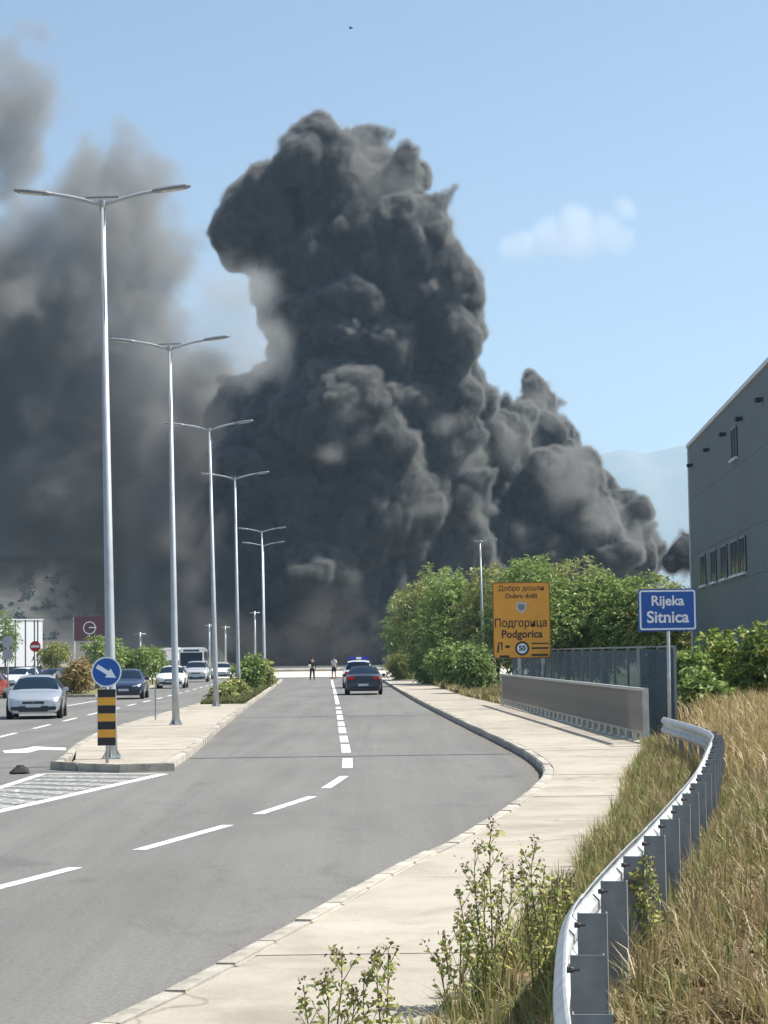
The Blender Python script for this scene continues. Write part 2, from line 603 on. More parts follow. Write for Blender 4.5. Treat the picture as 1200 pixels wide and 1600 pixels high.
# paint and joints
marks = tag(empty('road_markings'), kind='structure')
CL = [(-6.2, 11.5), (-4.9, 14), (-3.75, 17), (-3.4, 18), (-3.0, 19.8), (-2.6, 21.5), (-1.9, 24.5), (-1.65, 26.1), (-1.07, 29.2), (-.93, 31), (-.70, 34.2), (-.72, 38), (-1.2, 55), (-1.95, 82), (-2.7, 108), (-3.9, 148), (-4.4, 166)]
def dash(line, y0, y1, w=.13, name='dash', mat=None):
    n = max(1, int((y1 - y0) / 4))
    V, F = [], []
    for i in range(n + 1):
        y = y0 + (y1 - y0) * i / n
        x = interp(line, y)
        dx = interp(line, y + .5) - interp(line, y - .5)
        L = math.hypot(dx, 1)
        V += [(x - w / 2 / L, y + dx * w / 2 / L, .004), (x + w / 2 / L, y - dx * w / 2 / L, .004)]
    F = [(2 * i, 2 * i + 1, 2 * i + 3, 2 * i + 2) for i in range(n)]
    mb = MB(); mb.add(V, F)
    return mb.build(name, mat or M_paint, marks)
for a, b in ((12.3, 15.2), (17.2, 19.8), (21.5, 24.5), (26.1, 29.2), (31, 34.0)):
    dash(CL, a, b, .15)
for a, b in ((36.4, 39.8), (42.1, 46), (47, 50.8), (52.5, 56.6), (57.7, 61.5), (63.4, 68), (69.6, 73.6), (76, 79)):
    dash(CL, a, b, .19)
dash(CL, 83, 165, .16, 'solid_line')
DL = [(-9.9, 45), (-10, 53), (-10.5, 71.6), (-11.1, 101), (-12.1, 136), (-13, 165)]
y = 46.0
while y < 160:
    dash(DL, y, y + 3.4, .15)
    y += 6.6
dash([(-13.5, 84), (-13.7, 104)], 86, 104, .15, 'solid_line')
def flat(name, pts, z, mat, parent):
    mb = MB()
    mb.add([(p.x, p.y, z) for p in pts], [tuple(range(len(pts)))])
    return mb.build(name, mat, parent)
flat('turn_arrow', [G(*p) for p in ((4, 1173.5), (40, 1169.5), (52, 1166.5), (103, 1168.5), (103, 1172.5), (62, 1171.5), (46, 1176), (8, 1177))], .0045, M_paint, marks)
# hatched gore in front of the median nose
def line_quad(a, b, w, z, name, mat):
    a, b = Vector((a.x, a.y)), Vector((b.x, b.y))
    n = Vector((-(b - a).y, (b - a).x)).normalized() * w / 2
    mb = MB()
    mb.add([(a.x - n.x, a.y - n.y, z), (b.x - n.x, b.y - n.y, z), (b.x + n.x, b.y + n.y, z), (a.x + n.x, a.y + n.y, z)], [(0, 1, 2, 3)])
    return mb.build(name, mat, marks)
gA, gB, gC, gD, gE = G(256, 1209.5), G(66, 1209.5), G(-160, 1276), G(-160, 1304), G(0, 1231)
line_quad(gA, gD, .2, .004, 'gore_line', M_paint)
line_quad(gB, G(-160, 1283), .16, .004, 'gore_line', M_paint)
line_quad(gA, gB, .14, .0045, 'gore_line', M_paint)
for i in range(1, 12):
    t = i / 12
    a = gA.lerp(gD, t)
    b = gB.lerp(G(-160, 1283), max(0, t * 1.02 - .02))
    line_quad(a.lerp(b, .04), a.lerp(b, .96), .5, .0035, 'hatch_bar', M_paint_worn)
def joint(y, name='expansion_joint'):
    mb = MB()
    x0, x1 = interp(MR, y) + .02, interp(KR, y) - .02
    mb.add([(x0, y - .09, .003), (x1, y - .09, .003), (x1, y + .10, .003), (x0, y + .10, .003)], [(0, 1, 2, 3)])
    mb.build(name, M_joint, marks)
joint(40.6); joint(66.8)
mb = MB(); yj = 47.0
x0, x1 = -30.0, interp(ML, yj) - .02
mb.add([(x0, yj - .03, .003), (x1, yj - .03, .003), (x1, yj + .04, .003), (x0, yj + .04, .003)], [(0, 1, 2, 3)])
mb.build('expansion_joint', M_joint, marks)

# grit blown against the kerb
rg = np.random.default_rng(3)
V, F = [], []
n = 9000
tt = 8.5 + 62 * rg.uniform(0, 1, n) ** 1.6
for y in tt:
    off_ = abs(rg.normal(0, .13)) + .008
    x = interp(KR, y) - off_
    s = rg.uniform(.003, .011)
    b = len(V)
    V += [(x - s, y - s, .001), (x + s, y - s * .7, .001), (x + s * .6, y + s, .001), (x, y, .001 + s * .8)]
    F += [(b, b + 1, b + 3), (b + 1, b + 2, b + 3), (b + 2, b, b + 3)]
tag(link('grit', np_mesh('grit', np.array(V), np.array(F), M_litter)), 'brown grit and crumbs lying along the right kerb', 'grit', kind='stuff')
mb = MB()
c = G(31, 1209)
pr = [(.16, 0), (.17, .03), (.12, .1), (.04, .15)]
mb.lathe(pr, 9, c=c)
rr = random.Random(2)
mb.v = [(x + rr.uniform(-.03, .03), y + rr.uniform(-.03, .03), z) for x, y, z in mb.v]
tag(mb.build('rubber_lump', plain('black_rubber', (.015, .015, .015), rough=.8)), 'small black lump lying on the road left of the median', 'debris')

# ------------------------------------------------------------------ lamps, signs, rails, buildings
M_galv = plain('galvanised_steel', (.40, .42, .43), rough=.5, metal=.3, var=.15, scale=2.0)
M_galv_dull = plain('dull_galvanised_steel', (.40, .42, .43), rough=.55, metal=.35, var=.18, scale=4.0)
M_galv_bright = plain('bright_galvanised_steel', (.47, .48, .48), rough=.6, metal=.1, var=.2, scale=6.0)
M_gpost = plain('shaded_steel', (.21, .225, .235), rough=.6, metal=.1, var=.25, scale=5.0)  # guardrail post steel, shade on the near faces put into its dark colour
M_dark = plain('dark_plastic', (.03, .03, .032), rough=.5)
M_lens = plain('lamp_lens', (.55, .56, .56), rough=.2)
M_lampgrey = plain('lamp_grey', (.22, .23, .24), rough=.45, metal=.3)

def lamp_post(loc, H, label, proto=[None], lean=0.0):
    if proto[0] is None:
        root = empty('street_lamp')
        mb = MB(); mb.tube([(0, 0, 0), (0, 0, 1.2), (0, 0, 1.25), (0, 0, H)], [.105, .1, .095, .05], 14)
        mb.build('pole', M_galv, root, sm=True)
        mb = MB(); mb.box((0, 0, .015), (.36, .36, .03))
        for sx in (-1, 1):
            for sy in (-1, 1):
                mb.lathe([(.018, .03), (.018, .08)], 6, c=(sx * .13, sy * .13, 0))
        for k in range(4):
            rt = Matrix.Rotation(k * math.pi / 2, 3, 'Z')
            p = [rt @ Vector(v) for v in ((.09, -.006, .03), (.17, -.006, .03), (.09, -.006, .2), (.09, .006, .03), (.17, .006, .03), (.09, .006, .2))]
            mb.add(p, [(0, 1, 2), (3, 5, 4), (0, 3, 4, 1), (1, 4, 5, 2), (2, 5, 3, 0)])
        mb.build('base_plate', M_galv_dull, root)
        mb = MB(); mb.tube([(0, 0, H - .1), (0, 0, H + .05)], [.062, .062], 12); mb.build('pole_cap', M_galv_dull, root)
        for s in (-1, 1):
            pts = smooth([(0, 0, H - .05), (s * .28, 0, H + .04), (s * .62, 0, H + .13), (s * 1.0, 0, H + .2)], 4)
            mb = MB(); mb.tube(pts, .036, 8)
            mb.build('arm', M_galv, root, sm=True)
            # flat tapering head
            mb = MB()
            prof = [(.95, .045, .03), (1.05, .085, .045), (1.35, .12, .05), (1.6, .11, .04), (1.68, .06, .02)]
            V, F = [], []
            for x, w, h in prof:
                zc = H + .2 + (x - 1.0) * .12
                for yy, zz in ((-w, -h * .6), (w, -h * .6), (w, h * .2), (w * .6, h), (-w * .6, h), (-w, h * .2)):
                    V.append((s * x, yy, zc + zz))
            for i in range(len(prof) - 1):
                for k in range(6):
                    F.append((i * 6 + k, i * 6 + (k + 1) % 6, (i + 1) * 6 + (k + 1) % 6, (i + 1) * 6 + k))
            F += [(5, 4, 3, 2, 1, 0), tuple(range(24, 30))]
            mb.add(V, F)
            hd = mb.build('lamp_head', M_lampgrey, root)
            mb = MB(); mb.box((s * 1.34, 0, H + .2 + .34 * .12 - .036), (.42, .16, .014), rot=Matrix.Rotation(-s * math.atan(.12), 3, 'Y'))
            mb.build('lens', M_lens, hd)
        mb = MB(); mb.box((0, 0, H + .105), (.62, .03, .03)); mb.build('brace', M_lampgrey, root)
        proto[0] = (root, [root])
        r = root
    else:
        r = copy_tree(proto[0][0])
    r.location = loc
    r.rotation_euler = (0, lean, 0)
    return tag(r, label, 'street lamp', 'twin-arm street lamps along the median')
LAMPS = [(175, 160, 310, 38.4, 'nearest and tallest-looking twin-arm street lamp, behind the keep-right sign'),
         (275, 265, 537, 56.8, 'second twin-arm street lamp from the camera on the paved median'),
         (338, 327, 668, 77.5, 'third twin-arm street lamp, where paving meets the grass of the median'),
         (373, 367, 745, 99.0, 'fourth twin-arm street lamp, its foot among low median shrubs'),
         (413, 409, 830, 142.0, 'fifth twin-arm street lamp, its arms showing above those of the sixth'),
         (414, 411, 852, 160.0, 'farthest twin-arm street lamp, its arms just under those of the fifth')]
for bx_, tx_, ty_, d_, lab in LAMPS:
    b_ = at(bx_, 1100, d_)
    xb = b_.x
    # foot straight below, top where the photograph has it
    yb = 1022 + (CAM_H - .13) * F_PX / d_
    foot = at(bx_, yb + (600 - bx_) * math.tan(ROLL), d_)
    top = at(tx_, ty_, d_)
    lean = math.atan2(top.x - foot.x, 10.5)
    lamp_post((foot.x, d_, .127 if d_ < 81 else .105), 10.5, lab, lean=lean)

# single lamp on the right, in front of the trees
rl = tag(empty('street_lamp', (at(757, 1100, 118).x, 118, .1)), 'lone slim street lamp rising from the trees on the right', 'street lamp')
HR = at(755, 846, 118).z - .1
mb = MB(); mb.tube([(0, 0, 0), (-.1, 0, HR)], [.09, .05], 10); mb.build('pole', M_galv, rl, sm=True)
mb = MB(); mb.tube(smooth([(-.1, 0, HR - .05), (.2, 0, HR + .02), (.55, -.1, HR + .1)], 4), .035, 8); mb.build('arm', M_galv, rl)
mb = MB(); mb.tube([(-.1, 0, HR - .03), (-.35, .1, HR - .02)], .035, 8); mb.build('arm', M_galv, rl)
mb = MB(); mb.box((.62, -.12, HR + .1), (.5, .2, .09), -.2, ); mb.build('lamp_head', M_galv_bright, rl, bevel=.02)
mb = MB(); mb.box((-.22, .06, HR + .02), (.45, .2, .09), -.3); mb.build('lamp_head', M_galv_bright, rl, bevel=.02)

def text_part(name, s, size, loc, mat, parent, rot=(R(90), 0, 0), bold=0.0, sx=1.0):
    cu = bpy.data.curves.new(name, 'FONT')
    cu.body = s
    cu.size = size
    cu.align_x = 'CENTER'
    cu.align_y = 'CENTER'
    cu.extrude = .002
    cu.offset = bold
    t = bpy.data.objects.new(name, cu)
    COL.objects.link(t)
    dg = bpy.context.evaluated_depsgraph_get()
    me = bpy.data.meshes.new_from_object(t.evaluated_get(dg))
    bpy.data.objects.remove(t)
    me.materials.clear(); me.materials.append(mat)
    o = link(name, me, parent)
    o.location = loc
    o.rotation_euler = rot
    o.scale = (sx, 1, 1)
    return o
def rounded(w, h, r, n=5):
    out = []
    for cx, cz, a0 in ((w / 2 - r, h / 2 - r, 0), (-w / 2 + r, h / 2 - r, 90), (-w / 2 + r, -h / 2 + r, 180), (w / 2 - r, -h / 2 + r, 270)):
        for k in range(n + 1):
            a = R(a0 + 90 * k / n)
            out.append((cx + r * math.cos(a), cz + r * math.sin(a)))
    return out
def plate(name, poly, y0, y1, mat, parent, z=0.0, x=0.0):
    """upright plate: poly in x, z"""
    n = len(poly)
    mb = MB()
    V = [(p[0] + x, y0, p[1] + z) for p in poly] + [(p[0] + x, y1, p[1] + z) for p in poly]
    mb.add(V, [(i, (i + 1) % n, n + (i + 1) % n, n + i) for i in range(n)] + [tuple(range(n)), tuple(range(2 * n - 1, n - 1, -1))])
    return mb.build(name, mat, parent)
def ring(name, r0, r1, y0, y1, mat, parent, x=0, z=0, n=32):
    mb = MB()
    V = []
    for rr_, yy in ((r0, y0), (r1, y0), (r1, y1), (r0, y1)):
        for k in range(n):
            a = 2 * math.pi * k / n
            V.append((x + rr_ * math.cos(a), yy, z + rr_ * math.sin(a)))
    F = []
    for j in range(4):
        for k in range(n):
            F.append((j * n + k, j * n + (k + 1) % n, ((j + 1) % 4) * n + (k + 1) % n, ((j + 1) % 4) * n + k))
    mb.add(V, F)
    return mb.build(name, mat, parent)
def disc(r, n=32):
    return [(r * math.cos(2 * math.pi * k / n), r * math.sin(2 * math.pi * k / n)) for k in range(n)]

M_sblue = plain('sign_blue', (.004, .085, .36), rough=.35, var=.06)
M_swhite = plain('sign_white', (.78, .80, .82), rough=.35, var=.05)
M_sorange = plain('sign_orange', (.78, .34, .03), rough=.4, var=.07)
M_sblack = plain('sign_black', (.012, .010, .010), rough=.45)
M_sred = plain('sign_red', (.42, .02, .02), rough=.4)
M_sback = plain('sign_back_grey', (.42, .43, .42), rough=.5, metal=.2)
M_stripe = plain('sign_amber', (.75, .36, .03), rough=.4)

# river name sign
bs = G(1047.5, 1171, .1)
sg = tag(empty('river_sign', (bs.x, bs.y, .1), R(2)), 'blue river name sign on a thin grey post by the guardrail', 'sign')
k_ = bs.y / F_PX
zc = at(1043, 953, bs.y).z - .1
xc = at(1043, 953, bs.y).x - bs.x
wS, hS = 92 * k_, 66 * k_
mb = MB(); mb.tube([(0, 0.04, -.25), (.02, 0.04, zc + hS * .4)], .032, 10); mb.build('post', M_galv_bright, sg, sm=True)
plate('panel', rounded(wS, hS, .05), -.012, .012, M_sblue, sg, zc, xc)
# white border line
po, pi = rounded(wS - .05, hS - .05, .045), rounded(wS - .115, hS - .115, .03)
mb = MB(); n = len(po)
mb.add([(p[0] + xc, -.0155, p[1] + zc) for p in po] + [(p[0] + xc, -.0155, p[1] + zc) for p in pi] + [(p[0] + xc, -.0125, p[1] + zc) for p in po] + [(p[0] + xc, -.0125, p[1] + zc) for p in pi],
       [(i, (i + 1) % n, n + (i + 1) % n, n + i) for i in range(n)] + [(i, 2 * n + i, 2 * n + (i + 1) % n, (i + 1) % n) for i in range(n)])
mb.build('border', M_swhite, sg)
text_part('lettering', 'Rijeka', .265, (xc, -.016, zc + .17), M_swhite, sg, bold=.006)
text_part('lettering', 'Sitnica', .315, (xc, -.016, zc - .145), M_swhite, sg, bold=.007)
for zz in (-.2, .2):
    mb = MB(); mb.box((xc, .03, zc + zz), (.3, .03, .04)); mb.build('bracket', M_galv_dull, sg)

# city sign
dC = 69.0
k_ = dC / F_PX
cc = at(815, 969, dC)
cs = tag(empty('city_sign', (cc.x, dC, .1)), 'large orange city name sign standing over the far end of the bridge railing', 'sign')
wC, hC = 90 * k_, 119 * k_
zc = cc.z - .1
plate('panel', rounded(wC, hC, .12), -.02, .02, M_sorange, cs, zc)
po, pi = rounded(wC, hC, .12), rounded(wC - .07, hC - .07, .09)
mb = MB(); n = len(po)
mb.add([(p[0], -.0235, p[1] + zc) for p in po] + [(p[0], -.0235, p[1] + zc) for p in pi] + [(p[0], -.0205, p[1] + zc) for p in po] + [(p[0], -.0205, p[1] + zc) for p in pi],
       [(i, (i + 1) % n, n + (i + 1) % n, n + i) for i in range(n)] + [(i, 2 * n + i, 2 * n + (i + 1) % n, (i + 1) % n) for i in range(n)])
mb.build('border', plain('sign_edge', (.25, .1, .01), rough=.5), cs)
kq = dC / 75.5
def cz(py): return zc + (969 - py) * k_
text_part('lettering', 'Добро дошли', .255 * kq, (0, -.024, cz(919.5)), M_sblack, cs, bold=.002)
text_part('lettering', 'Dobro došli', .24 * kq, (0, -.024, cz(931.5)), M_sblack, cs, bold=.004)
text_part('lettering', 'Подгорица', .42 * kq, (-.03, -.024, cz(974)), M_sblack, cs, bold=.0045, sx=.88)
text_part('lettering', 'Podgorica', .40 * kq, (0, -.024, cz(991)), M_sblack, cs, bold=.008, sx=.94)
sh = [(x * kq, z * kq) for x, z in [(-.19, .2), (.19, .2), (.19, -.02), (.12, -.13), (0, -.2), (-.12, -.13), (-.19, -.02)]]
em = plate('emblem', sh, -.024, -.021, plain('emblem_grey', (.5, .5, .48), rough=.5), cs, cz(949.5))
plate('emblem_field', [(x * .62, z * .6) for x, z in sh], -.027, -.0245, plain('emblem_dark', (.2, .21, .22), rough=.5), em, cz(949.5))
lim = plate('speed_disc', disc(.215 * kq), -.025, -.021, M_swhite, cs, cz(1013), .0)
ring('speed_ring', .19 * kq, .26 * kq, -.028, -.021, M_sblack, lim, 0, cz(1013))
text_part('lettering', '50', .25 * kq, (0, -.028, cz(1013)), M_sblack, lim, bold=.008)
# pictograms and small print too fine to read, as dark bars
for (x0, x1, y0, y1) in ((-.83, -.47, 1023.5, 1027), (.34, .98, 1004.5, 1006.5), (.34, .98, 1011.5, 1014), (.34, .95, 1022, 1025), (-.62, -.45, 1008, 1012)):
    x0, x1 = x0 * kq, x1 * kq
    plate('print_bar', [(x0, cz(y1)), (x1, cz(y1)), (x1, cz(y0)), (x0, cz(y0))], -.024, -.021, M_sblack, cs)
plate('print_bar', [(-.93 * kq, cz(1019)), (-.86 * kq, cz(1019)), (-.83 * kq, cz(1006)), (-.89 * kq, cz(1006))], -.024, -.021, M_sblack, cs)
plate('print_bar', [(-.77 * kq, cz(1015)), (-.72 * kq, cz(1015)), (-.72 * kq, cz(1003)), (-.89 * kq, cz(1003)), (-.89 * kq, cz(1005)), (-.77 * kq, cz(1005))], -.024, -.021, M_sblack, cs)
for s in (-.15, 1):
    mb = MB(); mb.tube([(s * wC * .36, .065, -.2), (s * wC * .36, .065, zc + hC * .45)], .045, 10); mb.build('post', M_galv_bright, cs, sm=True)

# keep-right sign on the median nose
kb = G(167, 1192, .127)
ks = tag(empty('keep_right_sign', (kb.x, kb.y, .127)), 'round blue keep-right arrow sign above a black and amber striped marker board', 'sign')
kk = kb.y / F_PX
zd = at(164, 1050, kb.y).z - .127
mb = MB(); mb.tube([(0, .05, -.2), (0, .05, zd + .1)], .028, 10); mb.build('post', M_galv_dull, ks, sm=True)
dsc = plate('disc', disc(.27), -.012, .012, M_sblue, ks, zd)
ring('rim', .247, .272, -.0165, -.011, M_swhite, dsc, 0, zd)
a = math.atan2(-18, 29)
ca, sa = math.cos(a), math.sin(a)
ar = [(-.20, .038), (.03, .038), (.03, .095), (.205, 0), (.03, -.095), (.03, -.038), (-.20, -.038)]
plate('arrow', [(x * ca - z * sa, x * sa + z * ca) for x, z in ar], -.016, -.0125, M_swhite, dsc, zd)
zt, zb = at(165, 1077, kb.y).z - .127, at(165, 1165, kb.y).z - .127
mbx = MB()
wB = 29 * kk
bd = plate('marker_board', [(-wB / 2, zb), (wB / 2, zb), (wB / 2, zt), (-wB / 2, zt)], -.0, .03, M_sback, ks)
for i in range(7):
    h0 = zt - (zt - zb) * i / 7
    h1 = zt - (zt - zb) * (i + 1) / 7
    plate('stripe', [(-wB / 2 + .01, h1 + .002), (wB / 2 - .01, h1 + .002), (wB / 2 - .01, h0 - .002), (-wB / 2 + .01, h0 - .002)], -.006, -.001, M_sblack if i % 2 == 0 else M_stripe, bd)

# thin marker rod on the left edge of the median
mp = G(243, 1125, .12)
mb = MB(); mb.tube([(0, 0, 0), (0, 0, 1.15)], .02, 8)
pr_ = mb.build('marker_rod', M_lampgrey); pr_.location = mp
tag(pr_, 'thin bare grey rod at the left edge of the median', 'rod')

# ---- bridge railing
M_bar = plain('railing_brown', (.31, .28, .245), rough=.6, var=.15, scale=2)
M_rail = plain('railing_grey', (.42, .42, .40), rough=.5, metal=.2)
br = tag(empty('bridge_railing'), 'long brown-grey bridge railing of close upright bars along the pavement', 'railing')
Y0, Y1 = 41.3, 73.4
ang = math.atan(.0325)
def rail_box(name, y0, y1, z, h, w, mat, dx=0):
    m_ = (y0 + y1) / 2
    mb = MB(); mb.box((PX(m_) + dx, m_, z), (w, (y1 - y0) / math.cos(ang), h), ang)
    return mb.build(name, mat, br)
for y0, y1 in zip(np.linspace(Y0, Y1, 9), np.linspace(Y0, Y1, 9)[1:]):
    rail_box('top_rail', y0 + .004, y1 - .004, 1.21, .06, .09, M_rail)
    rail_box('bottom_rail', y0 + .004, y1 - .004, .335, .05, .06, M_bar)
me_bar = None
nb = 290
for i in range(nb):
    y = Y0 + .08 + (Y1 - Y0 - .16) * i / (nb - 1)
    if me_bar is None:
        mb = MB(); mb.box((0, 0, .77), (.055, .014, .83), ang)
        o = mb.build('bar', M_bar, br); me_bar = o.data
    else:
        o = link('bar', me_bar, br)
    o.location = (PX(y), y, 0)
me_ft = None
for i in range(31):
    y = Y0 + .5 + (Y1 - Y0 - 1) * i / 30
    if me_ft is None:
        mb = MB(); mb.box((0, 0, .215), (.06, .3, .19), ang); o = mb.build('foot', M_rail, br); me_ft = o.data
    else:
        o = link('foot', me_ft, br)
    o.location = (PX(y), y, 0)
for y in (Y0 - .03, Y1 + .03):
    mb = MB(); mb.box((PX(y), y, .68), (.12, .06, 1.13), ang); mb.build('end_post', M_galv_bright, br, bevel=.01)

# ---- tall bluish see-through fence behind the railing
def pane_mat():
    m, nt, b = new_mat('tinted_pane')
    tc = N(nt, 'ShaderNodeTexCoord')
    no = N(nt, 'ShaderNodeTexNoise', Scale=1.3, Detail=6.0, Roughness=.7)
    nt.links.new(tc.outputs['Object'], no.inputs['Vector'])
    mr = N(nt, 'ShaderNodeMapRange')
    mr.inputs['To Min'].default_value = .42
    mr.inputs['To Max'].default_value = .74
    nt.links.new(no.outputs[0], mr.inputs[0])
    b.inputs['Base Color'].default_value = (.13, .17, .19, 1)
    b.inputs['Roughness'].default_value = .5
    b.inputs['Specular IOR Level'].default_value = .2
    tr = N(nt, 'ShaderNodeBsdfTransparent')
    tr.inputs[0].default_value = (.66, .76, .8, 1)
    mx = N(nt, 'ShaderNodeMixShader')
    nt.links.new(mr.outputs[0], mx.inputs[0])
    nt.links.new(b.outputs[0], mx.inputs[1])
    nt.links.new(tr.outputs[0], mx.inputs[2])
    nt.links.new(mx.outputs[0], nt.nodes['Material Output'].inputs['Surface'])
    return m
M_pane = pane_mat()
fc = tag(empty('screen_fence'), 'tall dark blue see-through panel fence behind the bridge railing', 'fence')
FP = [(6.1, 43.4), (6.0, 48), (5.9, 53), (5.8, 58), (5.75, 63), (5.7, 68), (5.65, 73), (5.6, 78), (5.1, 83)]
for (xa, ya), (xb, yb) in zip(FP, FP[1:]):
    ln = math.hypot(xb - xa, yb - ya)
    rz = math.atan2(yb - ya, xb - xa) - math.pi / 2
    for k in range(2):
        t = (k + .5) / 2
        mb = MB(); mb.box((xa + (xb - xa) * t, ya + (yb - ya) * t, 1.07), (.012, ln / 2 - .07, 1.88), rz)
        mb.build('pane', M_pane, fc)
        t = k / 2
        mb = MB(); mb.box((xa + (xb - xa) * t, ya + (yb - ya) * t, 1.03), (.06, .06, 2.06), rz)
        mb.build('post', M_lampgrey, fc)
    mb = MB(); mb.box(((xa + xb) / 2, (ya + yb) / 2, 2.08), (.05, ln, .04), rz); mb.build('top_rail', M_lampgrey, fc)
# short return towards the guardrail at the near end
mb = MB(); mb.box((5.72, 43.4, 1.07), (.7, .012, 1.9)); mb.build('pane', M_pane, fc)
mb = MB(); mb.box((5.33, 43.4, 1.03), (.06, .06, 2.06)); mb.build('post', M_lampgrey, fc)

# ---- guardrail
GR = smooth([(.40, 2.5), (.44, 4.5), (.53, 6.0), (.60, 6.9), (.68, 8.0), (.85, 9.7), (1.05, 10.9), (1.46, 12.9), (1.98, 15.3), (2.7, 18.8), (3.5, 22.9), (4.3, 27.4), (4.78, 30.2), (5.02, 32.6), (5.1, 35), (5.18, 38.5)], 10)
def bank_z(x, y):
    """height of the grassy bank"""
    gx = interp([(p[0], p[1]) for p in GR], min(max(y, 2.6), 38.4))
    t = max(0.0, min(1.0, (x - gx - .1) / 2.2))
    k = max(0.0, min(1.0, (y - 14) / 16)) * max(0.0, min(1.0, (62 - y) / 15))
    return .07 + .5 * k * t * t * (3 - 2 * t) + .035 * mnoise.noise(Vector((x * .8, y * .8, 2.2)))
gr = tag(empty('guardrail'), 'curving galvanised steel guardrail with wide posts beside the dry grass', 'guardrail')
prof = [(0, .155), (.018, .148), (.075, .105), (.082, .085), (.075, .062), (.012, .02), (.012, -.02), (.075, -.062), (.082, -.085), (.075, -.105), (.018, -.148), (0, -.155)]
prof = [(o_ * .6, z_) for o_, z_ in prof]
prof2 = prof + [(o_ - .005, z_) for o_, z_ in reversed(prof)]
gpts = resample([(p[0], p[1], 0) for p in GR], .2)
ZR = .60
def beam(i0, i1, dz):
    V, F = [], []
    n = len(prof2)
    seg = gpts[i0:i1 + 1]
    for i, p in enumerate(seg):
        a_, b_ = gpts[max(i0 + i - 1, 0)], gpts[min(i0 + i + 1, len(gpts) - 1)]
        d = b_ - a_; d /= np.linalg.norm(d)
        nx, ny = -d[1], d[0]
        for o_, z_ in prof2:
            V.append((p[0] + nx * (o_ + dz), p[1] + ny * (o_ + dz), ZR + z_))
    for i in range(len(seg) - 1):
        for k in range(n):
            F.append((i * n + k, i * n + (k + 1) % n, (i + 1) * n + (k + 1) % n, (i + 1) * n + k))
    F += [tuple(range(n - 1, -1, -1)), tuple(range((len(seg) - 1) * n, len(seg) * n))]
    mb = MB(); mb.add(V, F)
    mb.build('rail_beam', M_galv_bright, gr)
i = 0
k = 0
while i < len(gpts) - 2:
    e = min(i + 21, len(gpts) - 1)
    beam(i, e, .006 * (k % 2))
    i += 20; k += 1
me_post = me_bolt = None
for q in range(3, len(gpts) - 1, 7):
    p = gpts[q]
    d = gpts[q + 1] - gpts[q - 1]; rz = math.atan2(d[1], d[0]) - math.pi / 2
    if me_post is None:
        mb = MB()      # C-section: web across, two flanges
        mb.box((.082, 0, .24), (.144, .006, .98)); mb.box((.013, .03, .24), (.006, .06, .98)); mb.box((.151, .03, .24), (.006, .06, .98))
        o = mb.build('post', M_gpost, gr); me_post = o.data
        mb = MB(); mb.lathe([(.014, -.01), (.014, .01), (.009, .022)], 8, axis='X'); mb.tube([(.0, 0, 0), (.045, 0, 0)], .007, 6)
        ob = mb.build('bolt', M_dark, gr); me_bolt = ob.data
    else:
        o = link('post', me_post, gr)
        ob = link('bolt', me_bolt, gr)
    o.location = (p[0], p[1], 0)
    o.rotation_euler = (random.Random(q).uniform(-.012, .012), 0, rz)
    ob.location = (p[0] + .0, p[1] - .06, ZR + .08)
    ob.rotation_euler = (0, 0, rz)

# ---- grey building on the right
M_clad = ramp_mat('grey_cladding', [(.3, (.115, .135, .14)), (.7, (.14, .165, .17))], scale=.25, bscale=6, bump=.05, rough=.5, fine=.05)
M_trim = plain('white_trim', (.75, .76, .77), rough=.4, var=.04)
M_win = plain('dark_window', (.012, .016, .024), rough=.08, var=.1)
def WX(y): return 9.8 + .052 * y
bl = tag(empty('grey_building', (WX(100), 100, 0)), 'tall grey clad building at the right edge with a row of dark windows', 'building')
def bp(x, y, z): return (x - WX(100), y - 100, z)
BH = 12.0
YN = 66.0
mb = MB()
mb.prism([bp(WX(YN), YN, 0)[:2], bp(WX(100), 100, 0)[:2], bp(WX(100) + 26, 98.6, 0)[:2], bp(WX(YN) + 26, YN - 1.4, 0)[:2]], -.1, BH - .05)
mb.build('wall', M_clad, bl)
wa = math.atan(.052)
# cladding panels proud of the wall
ny_ = 14
def on_wall(name, y0, y1, z0, z1, off_, th, mat, parent):
    m_ = (y0 + y1) / 2
    mb = MB(); mb.box(bp(WX(m_) - off_ - th / 2, m_, (z0 + z1) / 2), (th, (y1 - y0) / math.cos(wa), z1 - z0), -wa)
    return mb.build(name, mat, parent)
for j, (z0, z1) in enumerate(((.1, 2.45), (2.45, 4.75), (4.75, 6.55), (6.55, 9.2), (9.2, 11.85))):
    for y0, y1 in zip(np.linspace(YN + .2, 99.9, 8), np.linspace(YN + .2, 99.9, 8)[1:]):
        on_wall('panel', y0 + .006, y1 - .006, z0 + .006, z1 - .006, .003, .04, M_clad, bl)
on_wall('roof_trim', YN, 100.05, BH - .14, BH + .03, .003, .14, M_trim, bl)
on_wall('corner_glint', 99.86, 100.06, .0, BH - .145, .046, .05, M_trim, bl)  # white strip added to stand for the sun glint along the far corner
mb = MB(); mb.prism([bp(WX(YN) - .05, YN, 0)[:2], bp(WX(100) - .05, 100.02, 0)[:2], bp(WX(100) + 26, 98.6, 0)[:2], bp(WX(YN) + 26, YN - 1.4, 0)[:2]], BH - .045, BH)
mb.build('roof', M_trim, bl)
